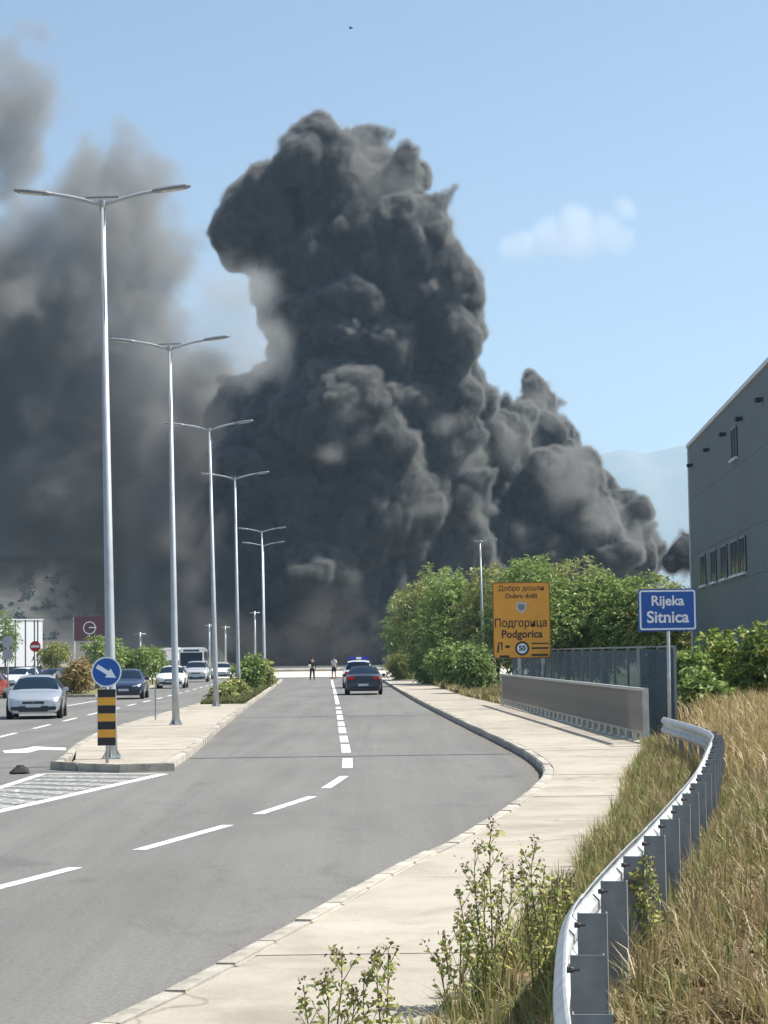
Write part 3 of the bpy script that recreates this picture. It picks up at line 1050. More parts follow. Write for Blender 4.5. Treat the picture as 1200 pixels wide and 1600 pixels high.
def window(y0, y1, z0, z1, mull=1):
    w = on_wall('window', y0, y1, z0, z1, .045, .03, M_win, bl)
    for a_, b_, c_, d_ in ((y0 - .05, y0 + .03, z0, z1), (y1 - .03, y1 + .05, z0, z1), (y0, y1, z1 - .03, z1 + .06)):
        on_wall('frame', a_, b_, c_, d_, .076, .03, M_lampgrey, w)
    on_wall('sill', y0 - .1, y1 + .1, z0 - .1, z0, .046, .14, M_trim, w)
    for k in range(mull):
        m_ = y0 + (y1 - y0) * (k + 1) / (mull + 1)
        on_wall('mullion', m_ - .03, m_ + .03, z0, z1, .077, .02, M_lampgrey, w)
for y0, y1 in ((78.2, 80.0), (80.5, 83.0), (84.5, 86.6), (88.6, 90.6), (93.0, 95.0), (67.5, 71)):
    window(y0, y1, 4.95, 6.3)
window(80.1, 81.9, 9.55, 10.75, 1)
for y in (98.2, 90.7, 84.2, 78.6, 72.6, 67.0):
    mb = MB()
    mb.box(bp(WX(y) - .17, y, 10.87), (.26, .5, .1), -wa)
    mb.box(bp(WX(y) - .2, y, 10.80), (.16, .36, .05), -wa)
    mb.build('roof_spout', M_dark, bl)

# ---- things far off on the left
def far_sign(name, px, py, r_px, d, label, disc_mat, bar=False, extra=None):
    c = at(px, py, d)
    root = tag(empty(name, (c.x, d, .0)), label, 'sign')
    mb = MB(); mb.tube([(0, .04, 0), (0, .04, c.z + .2)], .035, 8); mb.build('post', M_galv_bright, root, sm=True)
    r_ = r_px * d / F_PX
    dd = plate('disc', disc(r_), -.01, .01, disc_mat, root, c.z)
    if bar:
        plate('bar', rounded(r_ * 1.5, r_ * .42, .02), -.014, -.0105, M_swhite, dd, c.z)
    if extra:
        c2 = at(px, extra[0], d)
        plate('disc', disc(extra[1] * d / F_PX), -.01, .01, disc_mat, root, c2.z)
    return root
far_sign('no_entry_sign', 55, 1010, 8.5, 104, 'round red no-entry sign with a white bar, left of the billboard', M_sred, True)
far_sign('road_sign', 12, 1003, 9.5, 104.6, 'grey backs of two round road signs on one post at left edge', M_sback, False, (1022, 8.5))

M_maroon = plain('maroon_board', (.11, .04, .046), rough=.5)
dB = 190
cb = at(141, 982, dB)
bb = tag(empty('billboard', (cb.x, dB, 0)), 'maroon square billboard with a pale ring emblem on posts by the hill', 'billboard')
kB = dB / F_PX
plate('board', rounded(50 * kB, 38 * kB, .05), -.06, .06, M_maroon, bb, cb.z)
ring('emblem_ring', 8.6 * kB, 10.0 * kB, -.075, -.062, M_swhite, bb, -1 * kB, cb.z + 1 * kB)
plate('emblem_bar', rounded(12 * kB, 1.8 * kB, .03), -.078, -.0755, M_swhite, bb, cb.z + 1.5 * kB, 4 * kB)
for s in (-25.5, 14):
    mb = MB(); mb.tube([(s * kB, .16, 0), (s * kB, .16, cb.z + 17 * kB)], .09, 10); mb.build('post', M_galv_bright, bb, sm=True)

dW = 255
kW = dW / F_PX
cw = at(66, 1000, dW)
wb = tag(empty('white_building', (cw.x, dW, 0), R(38)), 'white building of tall panels with dark slits at the left edge', 'building')
zt = at(66, 968, dW).z
mb = MB(); mb.box((-6.5, 4, zt / 2 - .06), (13, 8, zt - .12)); mb.build('wall', plain('slit_dark', (.04, .045, .05)), wb)
x_ = -.02
for wpx in (7, 3.2, 13, 15, 14, 12, 16, 14, 14, 12, 14, 14):
    w_ = wpx * kW
    mb = MB(); mb.box((x_ - w_ / 2, -.06, zt / 2 + .5), (w_, .12, zt - 1.2)); mb.build('panel', M_trim, wb)
    x_ -= w_ + 2.6 * kW
mb = MB(); mb.box((-6.5, 3.9, zt), (13.2, 8.2, .12)); mb.build('roof', M_trim, wb)

dN = 236
kN = dN / F_PX
cn = at(262, 1014, dN)
cp = tag(empty('canopy', (cn.x, dN, 0)), 'white flat canopy roof on posts left of the coach', 'canopy')
mb = MB(); mb.box((0, 2.5, cn.z), (30 * kN, 6, .3)); mb.build('roof', M_trim, cp)
mb = MB(); mb.box((4 * kN, 2.6, cn.z - .75), (16 * kN, 4, 1.1)); mb.build('fascia', M_trim, cp)
for sx in (-1, 1):
    for yy in (.2, 4.8):
        mb = MB(); mb.box((sx * 12 * kN, yy, cn.z / 2 - .1), (.16, .16, cn.z - .2)); mb.build('post', M_galv, cp)
for px_, top_, d_, lab in ((327, 975, 215, 'slim grey pole standing behind the white hatchback, left of the fourth lamp'), (352, 978, 225, 'slim grey pole in the smoke just left of the fourth lamp'), (398, 955, 200, 'slim dark pole left of the two far lamps'), (219, 988, 180, 'short grey pole behind the green roadside bushes on the left')):
    t_ = at(px_, top_, d_)
    mb = MB(); mb.tube([(0, 0, -.05), (0, 0, t_.z)], [.11, .08], 8)
    mb.tube([(-.5, 0, t_.z - .15), (.5, 0, t_.z - .15)], .04, 6)
    o = mb.build('utility_pole', M_galv, sm=True); o.location = (t_.x, d_, 0)
    tag(o, lab, 'pole', 'far poles in the smoke')
# low concrete barrier and sheds past the junction
mb = MB(); 
xa, xb = at(428, 1045, 262).x, at(600, 1045, 262).x
root = tag(empty('concrete_barrier', ((xa + xb) / 2, 262, 0)), 'low pale concrete barrier across the far end of the road', 'barrier')
nB = 7
for k in range(nB):
    mb = MB()
    w_ = (xb - xa) / nB
    x0 = -(xb - xa) / 2 + k * w_
    V = []
    for xx in (x0 + .02, x0 + w_ - .02):
        V += [(xx, -.3, 0), (xx, -.3, .15), (xx, -.12, .4), (xx, -.1, .62), (xx, .1, .62), (xx, .12, .4), (xx, .3, .15), (xx, .3, 0)]
    mb.add(V, [(i, (i + 1) % 8, 8 + (i + 1) % 8, 8 + i) for i in range(8)] + [tuple(range(7, -1, -1)), tuple(range(8, 16))])
    mb.build('block', M_pale, root)

# ------------------------------------------------------------------ vehicles
M_tyre = plain('tyre_rubber', (.018, .018, .018), rough=.8)
M_rim = plain('wheel_rim', (.45, .46, .47), rough=.3, metal=.7)
M_glass = plain('car_glass', (.008, .018, .032), rough=.18, var=.05, spec=.2)
M_plate = plain('number_plate', (.6, .62, .65), rough=.4)
M_head = plain('headlight_glass', (.75, .78, .8), rough=.08)
M_tail = plain('tail_light', (.55, .02, .015), rough=.15)
M_chrome = plain('chrome_trim', (.6, .6, .6), rough=.2, metal=.9)
def car_paint(name, col, metal=.3):
    m, nt, b = new_mat(name)
    b.inputs['Base Color'].default_value = (*col, 1)
    b.inputs['Metallic'].default_value = metal
    b.inputs['Roughness'].default_value = .32
    b.inputs['Coat Weight'].default_value = .8
    b.inputs['Coat Roughness'].default_value = .06
    return m

# station: y, half width, top height, belt height, half width at roof edge
HATCH = [(0, .66, .60, .5, .5), (.06, .78, .68, .6, .62), (.3, .86, .78, .68, .74), (.8, .895, .89, .8, .78), (1.15, .9, .95, .88, .78), (1.55, .9, 1.17, .91, .68), (1.98, .9, 1.39, .93, .61), (2.5, .9, 1.46, .94, .62), (3.1, .9, 1.45, .95, .61), (3.62, .89, 1.38, .97, .58), (3.9, .88, 1.15, .96, .62), (4.08, .86, .97, .88, .68), (4.2, .82, .8, .7, .66), (4.24, .74, .55, .45, .55)]
SEDAN = [(0, .66, .58, .48, .5), (.06, .78, .66, .58, .62), (.3, .86, .76, .66, .74), (.9, .895, .86, .78, .78), (1.3, .9, .93, .86, .78), (1.75, .9, 1.17, .9, .68), (2.15, .9, 1.36, .92, .61), (2.7, .9, 1.44, .93, .61), (3.2, .9, 1.41, .95, .6), (3.65, .89, 1.24, .96, .62), (4.05, .88, 1.04, .94, .68), (4.35, .87, .98, .88, .72), (4.52, .84, .92, .8, .7), (4.6, .78, .62, .5, .6)]
SUV = [(0, .68, .74, .62, .54), (.06, .8, .84, .74, .66), (.3, .88, .94, .84, .76), (.8, .92, 1.04, .94, .8), (1.15, .925, 1.1, 1.02, .8), (1.5, .925, 1.34, 1.06, .72), (1.88, .925, 1.58, 1.08, .66), (2.5, .925, 1.66, 1.1, .67), (3.2, .925, 1.65, 1.11, .66), (3.85, .91, 1.58, 1.12, .64), (4.08, .9, 1.32, 1.1, .68), (4.22, .88, 1.05, .98, .7), (4.34, .84, .85, .76, .68), (4.38, .76, .6, .5, .58)]
def car(stations, name, col, label, loc, rz, glass_rng, roof_rng, group=None, metal=.3, dark_trim=True, dx=1.0):
    """glass_rng: (cowl y, roof front y, roof rear y, rear glass base y)"""
    root = tag(empty(name, loc, rz), label, 'car', group)
    L = stations[-1][0]
    st = smooth(stations, 4)
    cow, rf, rr_, rb = glass_rng
    paint = car_paint(name + '_paint', col, metal)
    P = []
    for (y, w, zt, zb, wr) in st:
        cab = max(0.0, min(1.0, (zt - zb - .1) / .25))
        zs = zb
        ze = zt - (.035 + .03 * cab)
        half = [(w * .86, .20), (w * .97, .30), (w, .50), (w * .985, zs), (wr + (w * .86 - wr) * (1 - cab), ze), (wr * .6, zt - .008), (0, zt)]
        P.append([(x, y, z) for x, z in half] + [(-x, y, z) for x, z in reversed(half[:-1])])
    n = len(P[0])
    yc = [p[0][1] for p in P]
    bod, ws, rw, sw = MB(), MB(), MB(), [MB(), MB()]
    for i in range(len(P) - 1):
        ym = (yc[i] + yc[i + 1]) / 2
        for j in range(n - 1):
            q = [P[i][j], P[i][j + 1], P[i + 1][j + 1], P[i + 1][j]]
            tgt = bod
            if j in (4, 5, 6, 7):
                if cow + .08 < ym < rf: tgt = ws
                elif rr_ < ym < rb - .04: tgt = rw
            elif j in (3, 8):
                if cow + .5 < ym < rr_ + .05 and abs(ym - (rf + .55 * (rr_ - rf))) > .06: tgt = sw[0 if j == 3 else 1]
            tgt.add(q, [(0, 1, 2, 3)])
    for e, rev in ((P[0], False), (P[-1], True)):
        bod.add(e, [tuple(range(n)) if rev else tuple(range(n - 1, -1, -1))])
    def weld(mb, nm, mat, par):
        o = mb.build(nm, mat, par)
        bm = bmesh.new(); bm.from_mesh(o.data)
        bmesh.ops.remove_doubles(bm, verts=bm.verts, dist=.0005)
        bmesh.ops.recalc_face_normals(bm, faces=bm.faces)
        bm.to_mesh(o.data); bm.free()
        o.data.shade_smooth()
        try:
            o.data.set_sharp_from_angle(angle=R(38))
        except Exception:
            pass
        return o
    weld(bod, 'body', paint, root)
    weld(ws, 'windshield', M_glass, root); weld(rw, 'rear_window', M_glass, root)
    for s in sw: weld(s, 'side_window', M_glass, root)
    mb = MB(); mb.box((0, L / 2, .26), (1.5, L - .3, .14)); mb.build('underbody', M_dark, root)
    W = max(s[1] for s in stations)
    for y in (.82, L - .82):
        for s in (-1, 1):
            mb = MB(); mb.lathe([(.37, -.02), (.37, .0), (.35, .006)], 20, 'X', (s * (W - .004) if s > 0 else -(W - .004), y, .34))
            mb.build('wheel_arch', M_dark, root)
            mb = MB(); mb.lathe([(.24, -.1), (.31, -.1), (.325, -.07), (.325, .07), (.31, .1), (.24, .1)], 22, 'X', (s * (W - .07), y, .325))
            wl = mb.build('wheel', M_tyre, root, sm=False)
            mb = MB(); mb.lathe([(.22, -.105), (.22, .105)], 18, 'X', (s * (W - .07), y, .325))
            for k in range(5):
                a_ = 2 * math.pi * k / 5
                mb.box((s * (W - .07 + .107), y + .12 * math.cos(a_), .325 + .12 * math.sin(a_)), (.012, .05, .2), rot=Matrix.Rotation(-a_ + math.pi / 2, 3, 'X'))
            mb.build('rim', M_rim, wl)
    zf = stations[1][2]
    for s in (-1, 1):
        mb = MB()
        mb.add([(s * .42, .012, zf - .10), (s * .72, .05, zf - .11), (s * .83, .26, zf + .0), (s * .80, .24, zf + .06), (s * .66, .05, zf + .005), (s * .42, .0, zf - .035),
                (s * .42, .1, zf - .10), (s * .72, .2, zf - .11), (s * .80, .36, zf), (s * .78, .36, zf + .06), (s * .66, .2, zf), (s * .42, .12, zf - .04)],
               [(0, 1, 2, 3, 4, 5), (11, 10, 9, 8, 7, 6)] + [(i, 6 + i, 6 + (i + 1) % 6, (i + 1) % 6) for i in range(6)])
        mb.build('headlight', M_head, root)
        zr_ = stations[-3][2]
        mb = MB(); mb.box((s * .64, L - .05, zr_ - .14), (.34, .16, .15), s * .25); mb.build('tail_light', M_tail, root, bevel=.02)
        mb = MB(); mb.box((s * (W + .1), cow + .32, stations[4][2] + .02), (.2, .1, .14), 0); mb.build('mirror', paint, root, bevel=.03)
        mb = MB(); mb.box((s * .62, -.004, .36), (.26, .06, .12)); mb.build('fog_light_recess', M_dark, root, bevel=.02)
    mb = MB(); mb.box((0, -.0, zf - .13), (.72, .05, .09)); mb.build('grille', M_dark, root, bevel=.015)
    mb = MB(); mb.box((0, -.012, zf - .125), (.14, .05, .05)); mb.build('badge', M_chrome, root, bevel=.02)
    mb = MB(); mb.box((0, -.0, .345), (1.0, .06, .19)); mb.build('lower_grille', M_dark, root, bevel=.02)
    mb = MB(); mb.box((0, -.02, .455), (.5, .03, .11)); mb.build('number_plate', M_plate, root)
    mb = MB(); mb.box((0, L - .005, .5), (.5, .03, .11)); mb.build('number_plate', M_plate, root)
    mb = MB(); mb.box((0, L - .01, .32), (1.3, .08, .16)); mb.build('rear_bumper', M_dark, root, bevel=.03)
    return root, paint
HG = (1.15, 1.98, 3.62, 4.08); SG = (1.3, 2.15, 3.2, 4.05); UG = (1.15, 1.88, 3.85, 4.22)
def spot(px, py): 
    g = G(px, py); return (g.x, g.y, .0)
car(HATCH, 'hatchback', (.46, .48, .50), 'silver hatchback driving towards the camera in front of the parked cars', spot(52, 1124), R(6), HG, None, metal=.55)
car(HATCH, 'hatchback', (.012, .02, .06), 'dark blue hatchback partly hidden behind the keep-right sign', spot(193, 1093), R(2), HG, None)
car(HATCH, 'hatchback', (.72, .72, .70), 'white hatchback beside the second street lamp, coming nearer', spot(266, 1076), R(2), HG, None, metal=0)
car(SUV, 'suv', (.50, .50, .49), 'silver sport utility car coming nearer in front of the coach', spot(306, 1066), R(3), UG, None)
car(HATCH, 'hatchback', (.70, .70, .68), 'white hatchback farthest back, between the third and fourth street lamps', spot(346, 1061), R(4), HG, None, metal=0)
car(HATCH, 'hatchback', (.42, .012, .014), 'red car cut off by the left edge of the picture', spot(-44, 1094), R(-4), HG, None)
car(HATCH, 'hatchback', (.66, .68, .70), 'white car at the left edge, behind the red one', spot(8, 1078), R(-20), HG, None, metal=0)
o_, _ = car(SEDAN, 'sedan', (.016, .012, .022), 'dark sedan with tail lights showing, driving away in the right lane', (G(568, 1086).x, G(568, 1086).y + 4.6, 0), R(180), SG, None)
pv_, paint_ = car(SUV, 'patrol_car', (.74, .75, .76), 'white car with a blue light bar, just ahead of the dark sedan', (at(560, 1050, 122).x, 126.4, 0), R(180), UG, None, metal=0)
mb = MB(); mb.box((0, 2.4, 1.77), (1.25, .3, .15)); lb = mb.build('light_bar', plain('blue_light', (.02, .05, .5), rough=.15), pv_, bevel=.03)
mb = MB(); mb.box((0, 2.4, 1.68), (1.1, .34, .05)); mb.build('bar_mount', M_dark, lb)
mb = MB(); mb.box((0, 2.4, 1.77), (.3, .305, .14)); mb.build('bar_centre', M_swhite, lb)
PARK = [(40, 1062, 'black', (.012, .012, .014)), (62, 1060, 'charcoal', (.03, .032, .035)), (80, 1058, 'dark grey', (.06, .062, .065)), (97, 1056, 'dark olive', (.04, .045, .035))]
for i, (px_, py_, cn_, col_) in enumerate(PARK):
    d_ = 118 + 5 * i
    b_ = at(px_, 1060, d_)
    car(HATCH, 'parked_car', col_, ['black', 'charcoal', 'dark grey', 'dark olive'][i] + ' parked car, ' + ['leftmost', 'second from left', 'third from left', 'rightmost'][i] + ' of the parked row behind the silver hatchback', (b_.x, d_, .012), R(-38), HG, None, 'parked cars behind the silver hatchback')

# coach
cb_ = at(299, 1030, 208)
co = tag(empty('coach', (cb_.x, 208, 0), R(3)), 'white coach with a large dark windscreen behind the silver car', 'coach')
M_cw = car_paint('coach_paint', (.72, .73, .74), 0)
mb = MB(); mb.box((0, 5.5, 1.65), (2.5, 11, 2.6)); mb.build('body', M_cw, co, bevel=.16)
mb = MB(); mb.box((0, -.02, 1.75), (2.25, .06, 1.35)); mb.build('windshield', M_glass, co, bevel=.02)
for s in (-1, 1):
    for k in range(5):
        mb = MB(); mb.box((s * 1.255, 1.6 + k * 1.9, 2.05), (.02, 1.75, .9)); mb.build('side_window', M_glass, co)
    for y in (2.0, 8.6):
        mb = MB(); mb.lathe([(.3, -.14), (.48, -.14), (.5, -.1), (.5, .1), (.48, .14), (.3, .14)], 20, 'X', (s * 1.14, y, .5)); wl = mb.build('wheel', M_tyre, co)
        mb = MB(); mb.lathe([(.28, -.145), (.28, .145)], 16, 'X', (s * 1.14, y, .5)); mb.build('rim', M_rim, wl)
    mb = MB(); mb.box((s * .9, -.02, .75), (.38, .06, .2)); mb.build('headlight', M_head, co, bevel=.02)
    mb = MB(); mb.tube([(s * 1.1, .1, 2.7), (s * 1.42, -.25, 2.62), (s * 1.44, -.28, 2.3)], .03, 6); mb.box((s * 1.44, -.28, 2.1), (.2, .1, .45)); mb.build('mirror', M_dark, co)
mb = MB(); mb.box((0, -.02, .5), (1.5, .06, .16)); mb.build('lower_grille', M_dark, co)
mb = MB(); mb.box((0, -.03, 2.62), (1.6, .05, .2)); mb.build('destination_board', M_dark, co)

# ------------------------------------------------------------------ people
M_skin = plain('skin', (.42, .25, .17), rough=.55)
M_hair = plain('dark_hair', (.015, .012, .01), rough=.7)
M_black = plain('black_cloth', (.012, .012, .015), rough=.85)
M_white = plain('white_cloth', (.75, .75, .74), rough=.85)
M_navy = plain('navy_cloth', (.012, .014, .022), rough=.85)
M_shoe = plain('dark_shoe', (.03, .028, .026), rough=.6)
def skin_mesh(name, joints, edges, mat, parent, root=0, sub=1):
    """joints: (x, y, z, radius)"""
    me = bpy.data.meshes.new(name)
    me.from_pydata([j[:3] for j in joints], edges, [])
    o = link(name, me)
    sk = o.modifiers.new('skin', 'SKIN')
    sk.use_smooth_shade = True
    lay = me.skin_vertices[0] if me.skin_vertices else None
    if lay is None:
        bpy.context.view_layer.objects.active = o
        bm = bmesh.new(); bm.from_mesh(me); bm.verts.layers.skin.verify(); bm.to_mesh(me); bm.free()
        lay = me.skin_vertices[0]
    for i, j in enumerate(joints):
        lay.data[i].radius = (j[3], j[4] if len(j) > 4 else j[3])
        lay.data[i].use_root = (i == root)
    sb = o.modifiers.new('sub', 'SUBSURF'); sb.levels = sub; sb.render_levels = sub
    me2 = bpy.data.meshes.new_from_object(o.evaluated_get(bpy.context.evaluated_depsgraph_get()))
    o.modifiers.clear()
    me2.materials.clear(); me2.materials.append(mat)
    me2.shade_smooth()
    o.data = me2
    o.parent = parent
    return o
def person(loc, rz, label, top_mat, bottom_mat, arms, legs, long_sleeve, long_leg):
    """arms/legs: (elbow, wrist) and (knee, ankle) for left and right"""
    root = tag(empty('person', loc, rz), label, 'person')
    root.scale = (1.08, 1.08, 1.06)
    J = [(0, 0, .95, .125, .10), (0, 0, 1.12, .125, .095), (0, -.01, 1.32, .15, .10), (0, -.01, 1.45, .09, .075), (0, -.02, 1.53, .055), (0, -.035, 1.62, .075, .09), (0, -.03, 1.71, .075, .085)]
    E = [(0, 1), (1, 2), (2, 3), (3, 4), (4, 5), (5, 6)]
    sleeves = []
    for s, (el, wr) in zip((-1, 1), arms):
        b = len(J)
        J += [(s * .18, -.01, 1.42, .06), (*el, .045), (*wr, .032)]
        E += [(3, b), (b, b + 1), (b + 1, b + 2)]
        # five fingers
        w, e = Vector(wr), Vector(el)
        d = (w - e).normalized()
        side = Vector((0, 1, 0)).cross(d).normalized()
        pb = len(J)
        J.append((*(w + d * .07), .03)); E.append((b + 2, pb))
        for k, (o_, ln) in enumerate(((-.03, .06), (-.01, .075), (.01, .07), (.03, .055))):
            f = len(J)
            J += [(*(w + d * (.10) + side * o_), .010), (*(w + d * (.10 + ln) + side * o_ + Vector((0, .02, 0))), .008)]
            E += [(pb, f), (f, f + 1)]
        f = len(J)
        J.append((*(w + d * .08 + side * .055), .010)); E.append((b + 2, f))
        sleeves.append((s, el, wr))
    for s, (kn, an) in zip((-1, 1), legs):
        b = len(J)
        J += [(s * .095, 0, .86, .085), (*kn, .06), (*an, .042), (an[0], an[1] - .14, .04, .04)]
        E += [(0, b), (b, b + 1), (b + 1, b + 2), (b + 2, b + 3)]
    skin_mesh('body', J, E, M_skin, root)
    # shirt
    J2 = [(0, 0, .90, .15, .12), (0, 0, 1.12, .145, .112), (0, -.01, 1.33, .165, .115), (0, -.01, 1.46, .09, .075)]
    E2 = [(0, 1), (1, 2), (2, 3)]
    for s, el, wr in sleeves:
        b = len(J2)
        e_ = Vector(el)
        sh_ = Vector((s * .185, -.01, 1.42))
        if long_sleeve:
            J2 += [(*sh_, .075), (*el, .058), (*(e_.lerp(Vector(wr), .92)), .044)]
            E2 += [(2, b), (b, b + 1), (b + 1, b + 2)]
        else:
            J2 += [(*sh_, .08), (*sh_.lerp(e_, .75), .066)]
            E2 += [(2, b), (b, b + 1)]
    skin_mesh('shirt', J2, E2, top_mat, root)
    J3 = [(0, 0, .98, .14, .115), (0, 0, .88, .14, .115)]
    E3 = [(0, 1)]
    for s, (kn, an) in zip((-1, 1), legs):
        b = len(J3)
        k_ = Vector(kn)
        if long_leg:
            J3 += [(s * .1, 0, .80, .1), (*kn, .075), (*Vector(kn).lerp(Vector(an), .92), .062)]
            E3 += [(1, b), (b, b + 1), (b + 1, b + 2)]
        else:
            J3 += [(s * .1, 0, .80, .105), (*Vector((s * .1, 0, .8)).lerp(k_, .85), .095)]
            E3 += [(1, b), (b, b + 1)]
    skin_mesh('trousers' if long_leg else 'shorts', J3, E3, bottom_mat, root)
    mb = MB(); mb.lathe([(.03, 1.60), (.085, 1.64), (.097, 1.70), (.085, 1.765), (.045, 1.80)], 14, c=(0, -.018, 0))
    mb.v = [(x, y if y < -.05 else y + .012, z) for x, y, z in mb.v]
    mb.build('hair', M_hair, root, sm=True)
    mb = MB()
    mb.box((0, -.128, 1.655), (.024, .03, .035)); mb.build('nose', M_skin, root, bevel=.006)
    for s in (-1, 1):
        mb = MB(); mb.box((s * .032, -.118, 1.68), (.022, .01, .012)); mb.build('eye', M_hair, root)
        mb = MB(); mb.box((s * .085, -.03, 1.665), (.02, .04, .055)); mb.build('ear', M_skin, root, bevel=.006)
    mb = MB(); mb.box((0, -.118, 1.60), (.045, .01, .01)); mb.build('mouth', plain('lips', (.3, .12, .1)), root)
    for s, (kn, an) in zip((-1, 1), legs):
        mb = MB(); mb.box((an[0], an[1] - .06, .045), (.1, .27, .085)); mb.build('shoe', M_shoe, root, bevel=.025)
    return root
pA = G(488, 1063)
ra = person((pA.x, pA.y, 0), R(12), 'person in dark clothes standing in the left lane, holding something pale', M_black, M_navy,
            (((-.27, -.05, 1.17), (-.22, -.3, 1.1)), ((.25, .03, 1.15), (.24, -.05, .9))), (((-.12, -.03, .48), (-.15, .02, .09)), ((.12, -.01, .48), (.15, .02, .09))), True, True)
mb = MB(); mb.box((-.25, -.40, 1.08), (.2, .05, .24), .2)
bag = mb.build('paper_bag', M_white, bevel=.015)
bag.matrix_world = Matrix.Translation((pA.x, pA.y, 0)) @ Matrix.Rotation(R(12), 4, 'Z') @ Matrix.Diagonal((1.08, 1.08, 1.06, 1))
tag(bag, 'small pale bag held by the person in dark clothes', 'bag')
pB_ = G(522, 1060.5)
person((pB_.x, pB_.y, 0), R(-35), 'person in a white shirt and dark shorts standing beside the solid centre line', M_white, M_navy,
       (((-.26, .02, 1.16), (-.2, -.2, 1.02)), ((.26, .02, 1.15), (.25, -.03, .9))), (((-.12, -.05, .48), (-.16, .0, .09)), ((.12, .0, .48), (.14, .05, .09))), False, False)

# ------------------------------------------------------------------ vegetation
def unit(a):
    return a / np.maximum(np.linalg.norm(a, axis=1, keepdims=True), 1e-9)
def leaves(pos, direc, length, width, rng, droop=.2):
    """one folded rhombic leaf at each position"""
    n = len(pos)
    d = unit(direc)
    r = unit(rng.normal(size=(n, 3)))
    side = unit(np.cross(d, r))
    nor = np.cross(side, d)
    L = length * rng.uniform(.7, 1.3, (n, 1))
    Wd = width * rng.uniform(.7, 1.3, (n, 1))
    tip = pos + d * L
    tip[:, 2] -= droop * L[:, 0]
    mid = pos + d * L * .45 + nor * Wd * .25
    V = np.stack([pos, mid - side * Wd * .5, tip, mid + side * Wd * .5], 1).reshape(-1, 3)
    F = np.arange(n * 4).reshape(n, 4)
    return V, F
def crown_points(blobs, n, rng, inner=.55):
    """points through clumps: (centre, (rx, ry, rz)); returns positions and outward directions"""
    vol = np.array([b[1][0] * b[1][1] + b[1][1] * b[1][2] for b in blobs])
    cnt = np.maximum(1, (n * vol / vol.sum()).astype(int))
    P, D = [], []
    for (c, r), k in zip(blobs, cnt):
        d = unit(rng.normal(size=(k, 3)))
        rad = rng.uniform(inner, 1.04, (k, 1)) ** .6
        P.append(np.array(c) + d * rad * np.array(r))
        D.append(d)
    return np.concatenate(P), np.concatenate(D)
def clumps(c, r, m, rng, size=(.28, .45)):
    """clumps over an ellipsoid"""
    out = [(c, tuple(np.array(r) * .62))]
    for _ in range(m):
        d = rng.normal(size=3); d /= np.linalg.norm(d)
        s = rng.uniform(*size)
        p = np.array(c) + d * np.array(r) * rng.uniform(.55, .85)
        rm = (r[0] + r[1] + r[2]) / 3
        out.append((tuple(p), (rm * s, rm * s, rm * s * .85)))
    return out
def sprays(blobs, n, per, slen, leaf, wid, rng, droop=.35):
    """twigs carrying rows of leaflets"""
    P, D = crown_points(blobs, n, rng)
    D = unit(D * .8 + rng.normal(size=D.shape) * .6 + np.array([0, 0, .15]))
    k = len(P)
    t = np.linspace(.1, 1, per)[None, :, None]
    ax = P[:, None, :] + D[:, None, :] * slen * t
    ax[:, :, 2] -= droop * slen * (t[:, :, 0] ** 2)
    side = unit(np.cross(D, np.array([0, 0, 1.0]) + rng.normal(size=D.shape) * .3))
    sg_ = np.where(np.arange(per) % 2 == 0, 1, -1)[None, :, None]
    ld = D[:, None, :] * .55 + side[:, None, :] * sg_ + np.array([0, 0, -.25])
    return leaves(ax.reshape(-1, 3), ld.reshape(-1, 3) + rng.normal(size=(k * per, 3)) * .25, leaf, wid, rng, .25)
M_bark = ramp_mat('bark', [(.3, (.05, .038, .028)), (.7, (.13, .10, .075))], scale=6, bscale=30, bump=.6, stretch=(1, 1, .2))
G_dark = leaf_mat('foliage_dark', [(0.078, 0.134, 0.04), (0.144, 0.225, 0.057), (0.216, 0.299, 0.081), (0.307, 0.372, 0.126)])
G_mid = leaf_mat('foliage_mid', [(0.115, 0.193, 0.049), (0.181, 0.274, 0.068), (0.265, 0.356, 0.094), (0.397, 0.424, 0.148)])
G_olive = leaf_mat('foliage_olive', [(0.148, 0.186, 0.055), (0.224, 0.265, 0.075), (0.326, 0.345, 0.113), (0.446, 0.398, 0.151)])
G_yel = leaf_mat('foliage_yellowgreen', [(0.078, 0.14, 0.033), (0.138, 0.215, 0.045), (0.275, 0.322, 0.062), (0.432, 0.451, 0.102)])
G_dry = leaf_mat('dry_foliage', [(0.208, 0.143, 0.058), (0.338, 0.247, 0.098), (0.468, 0.351, 0.143), (0.169, 0.156, 0.052)])

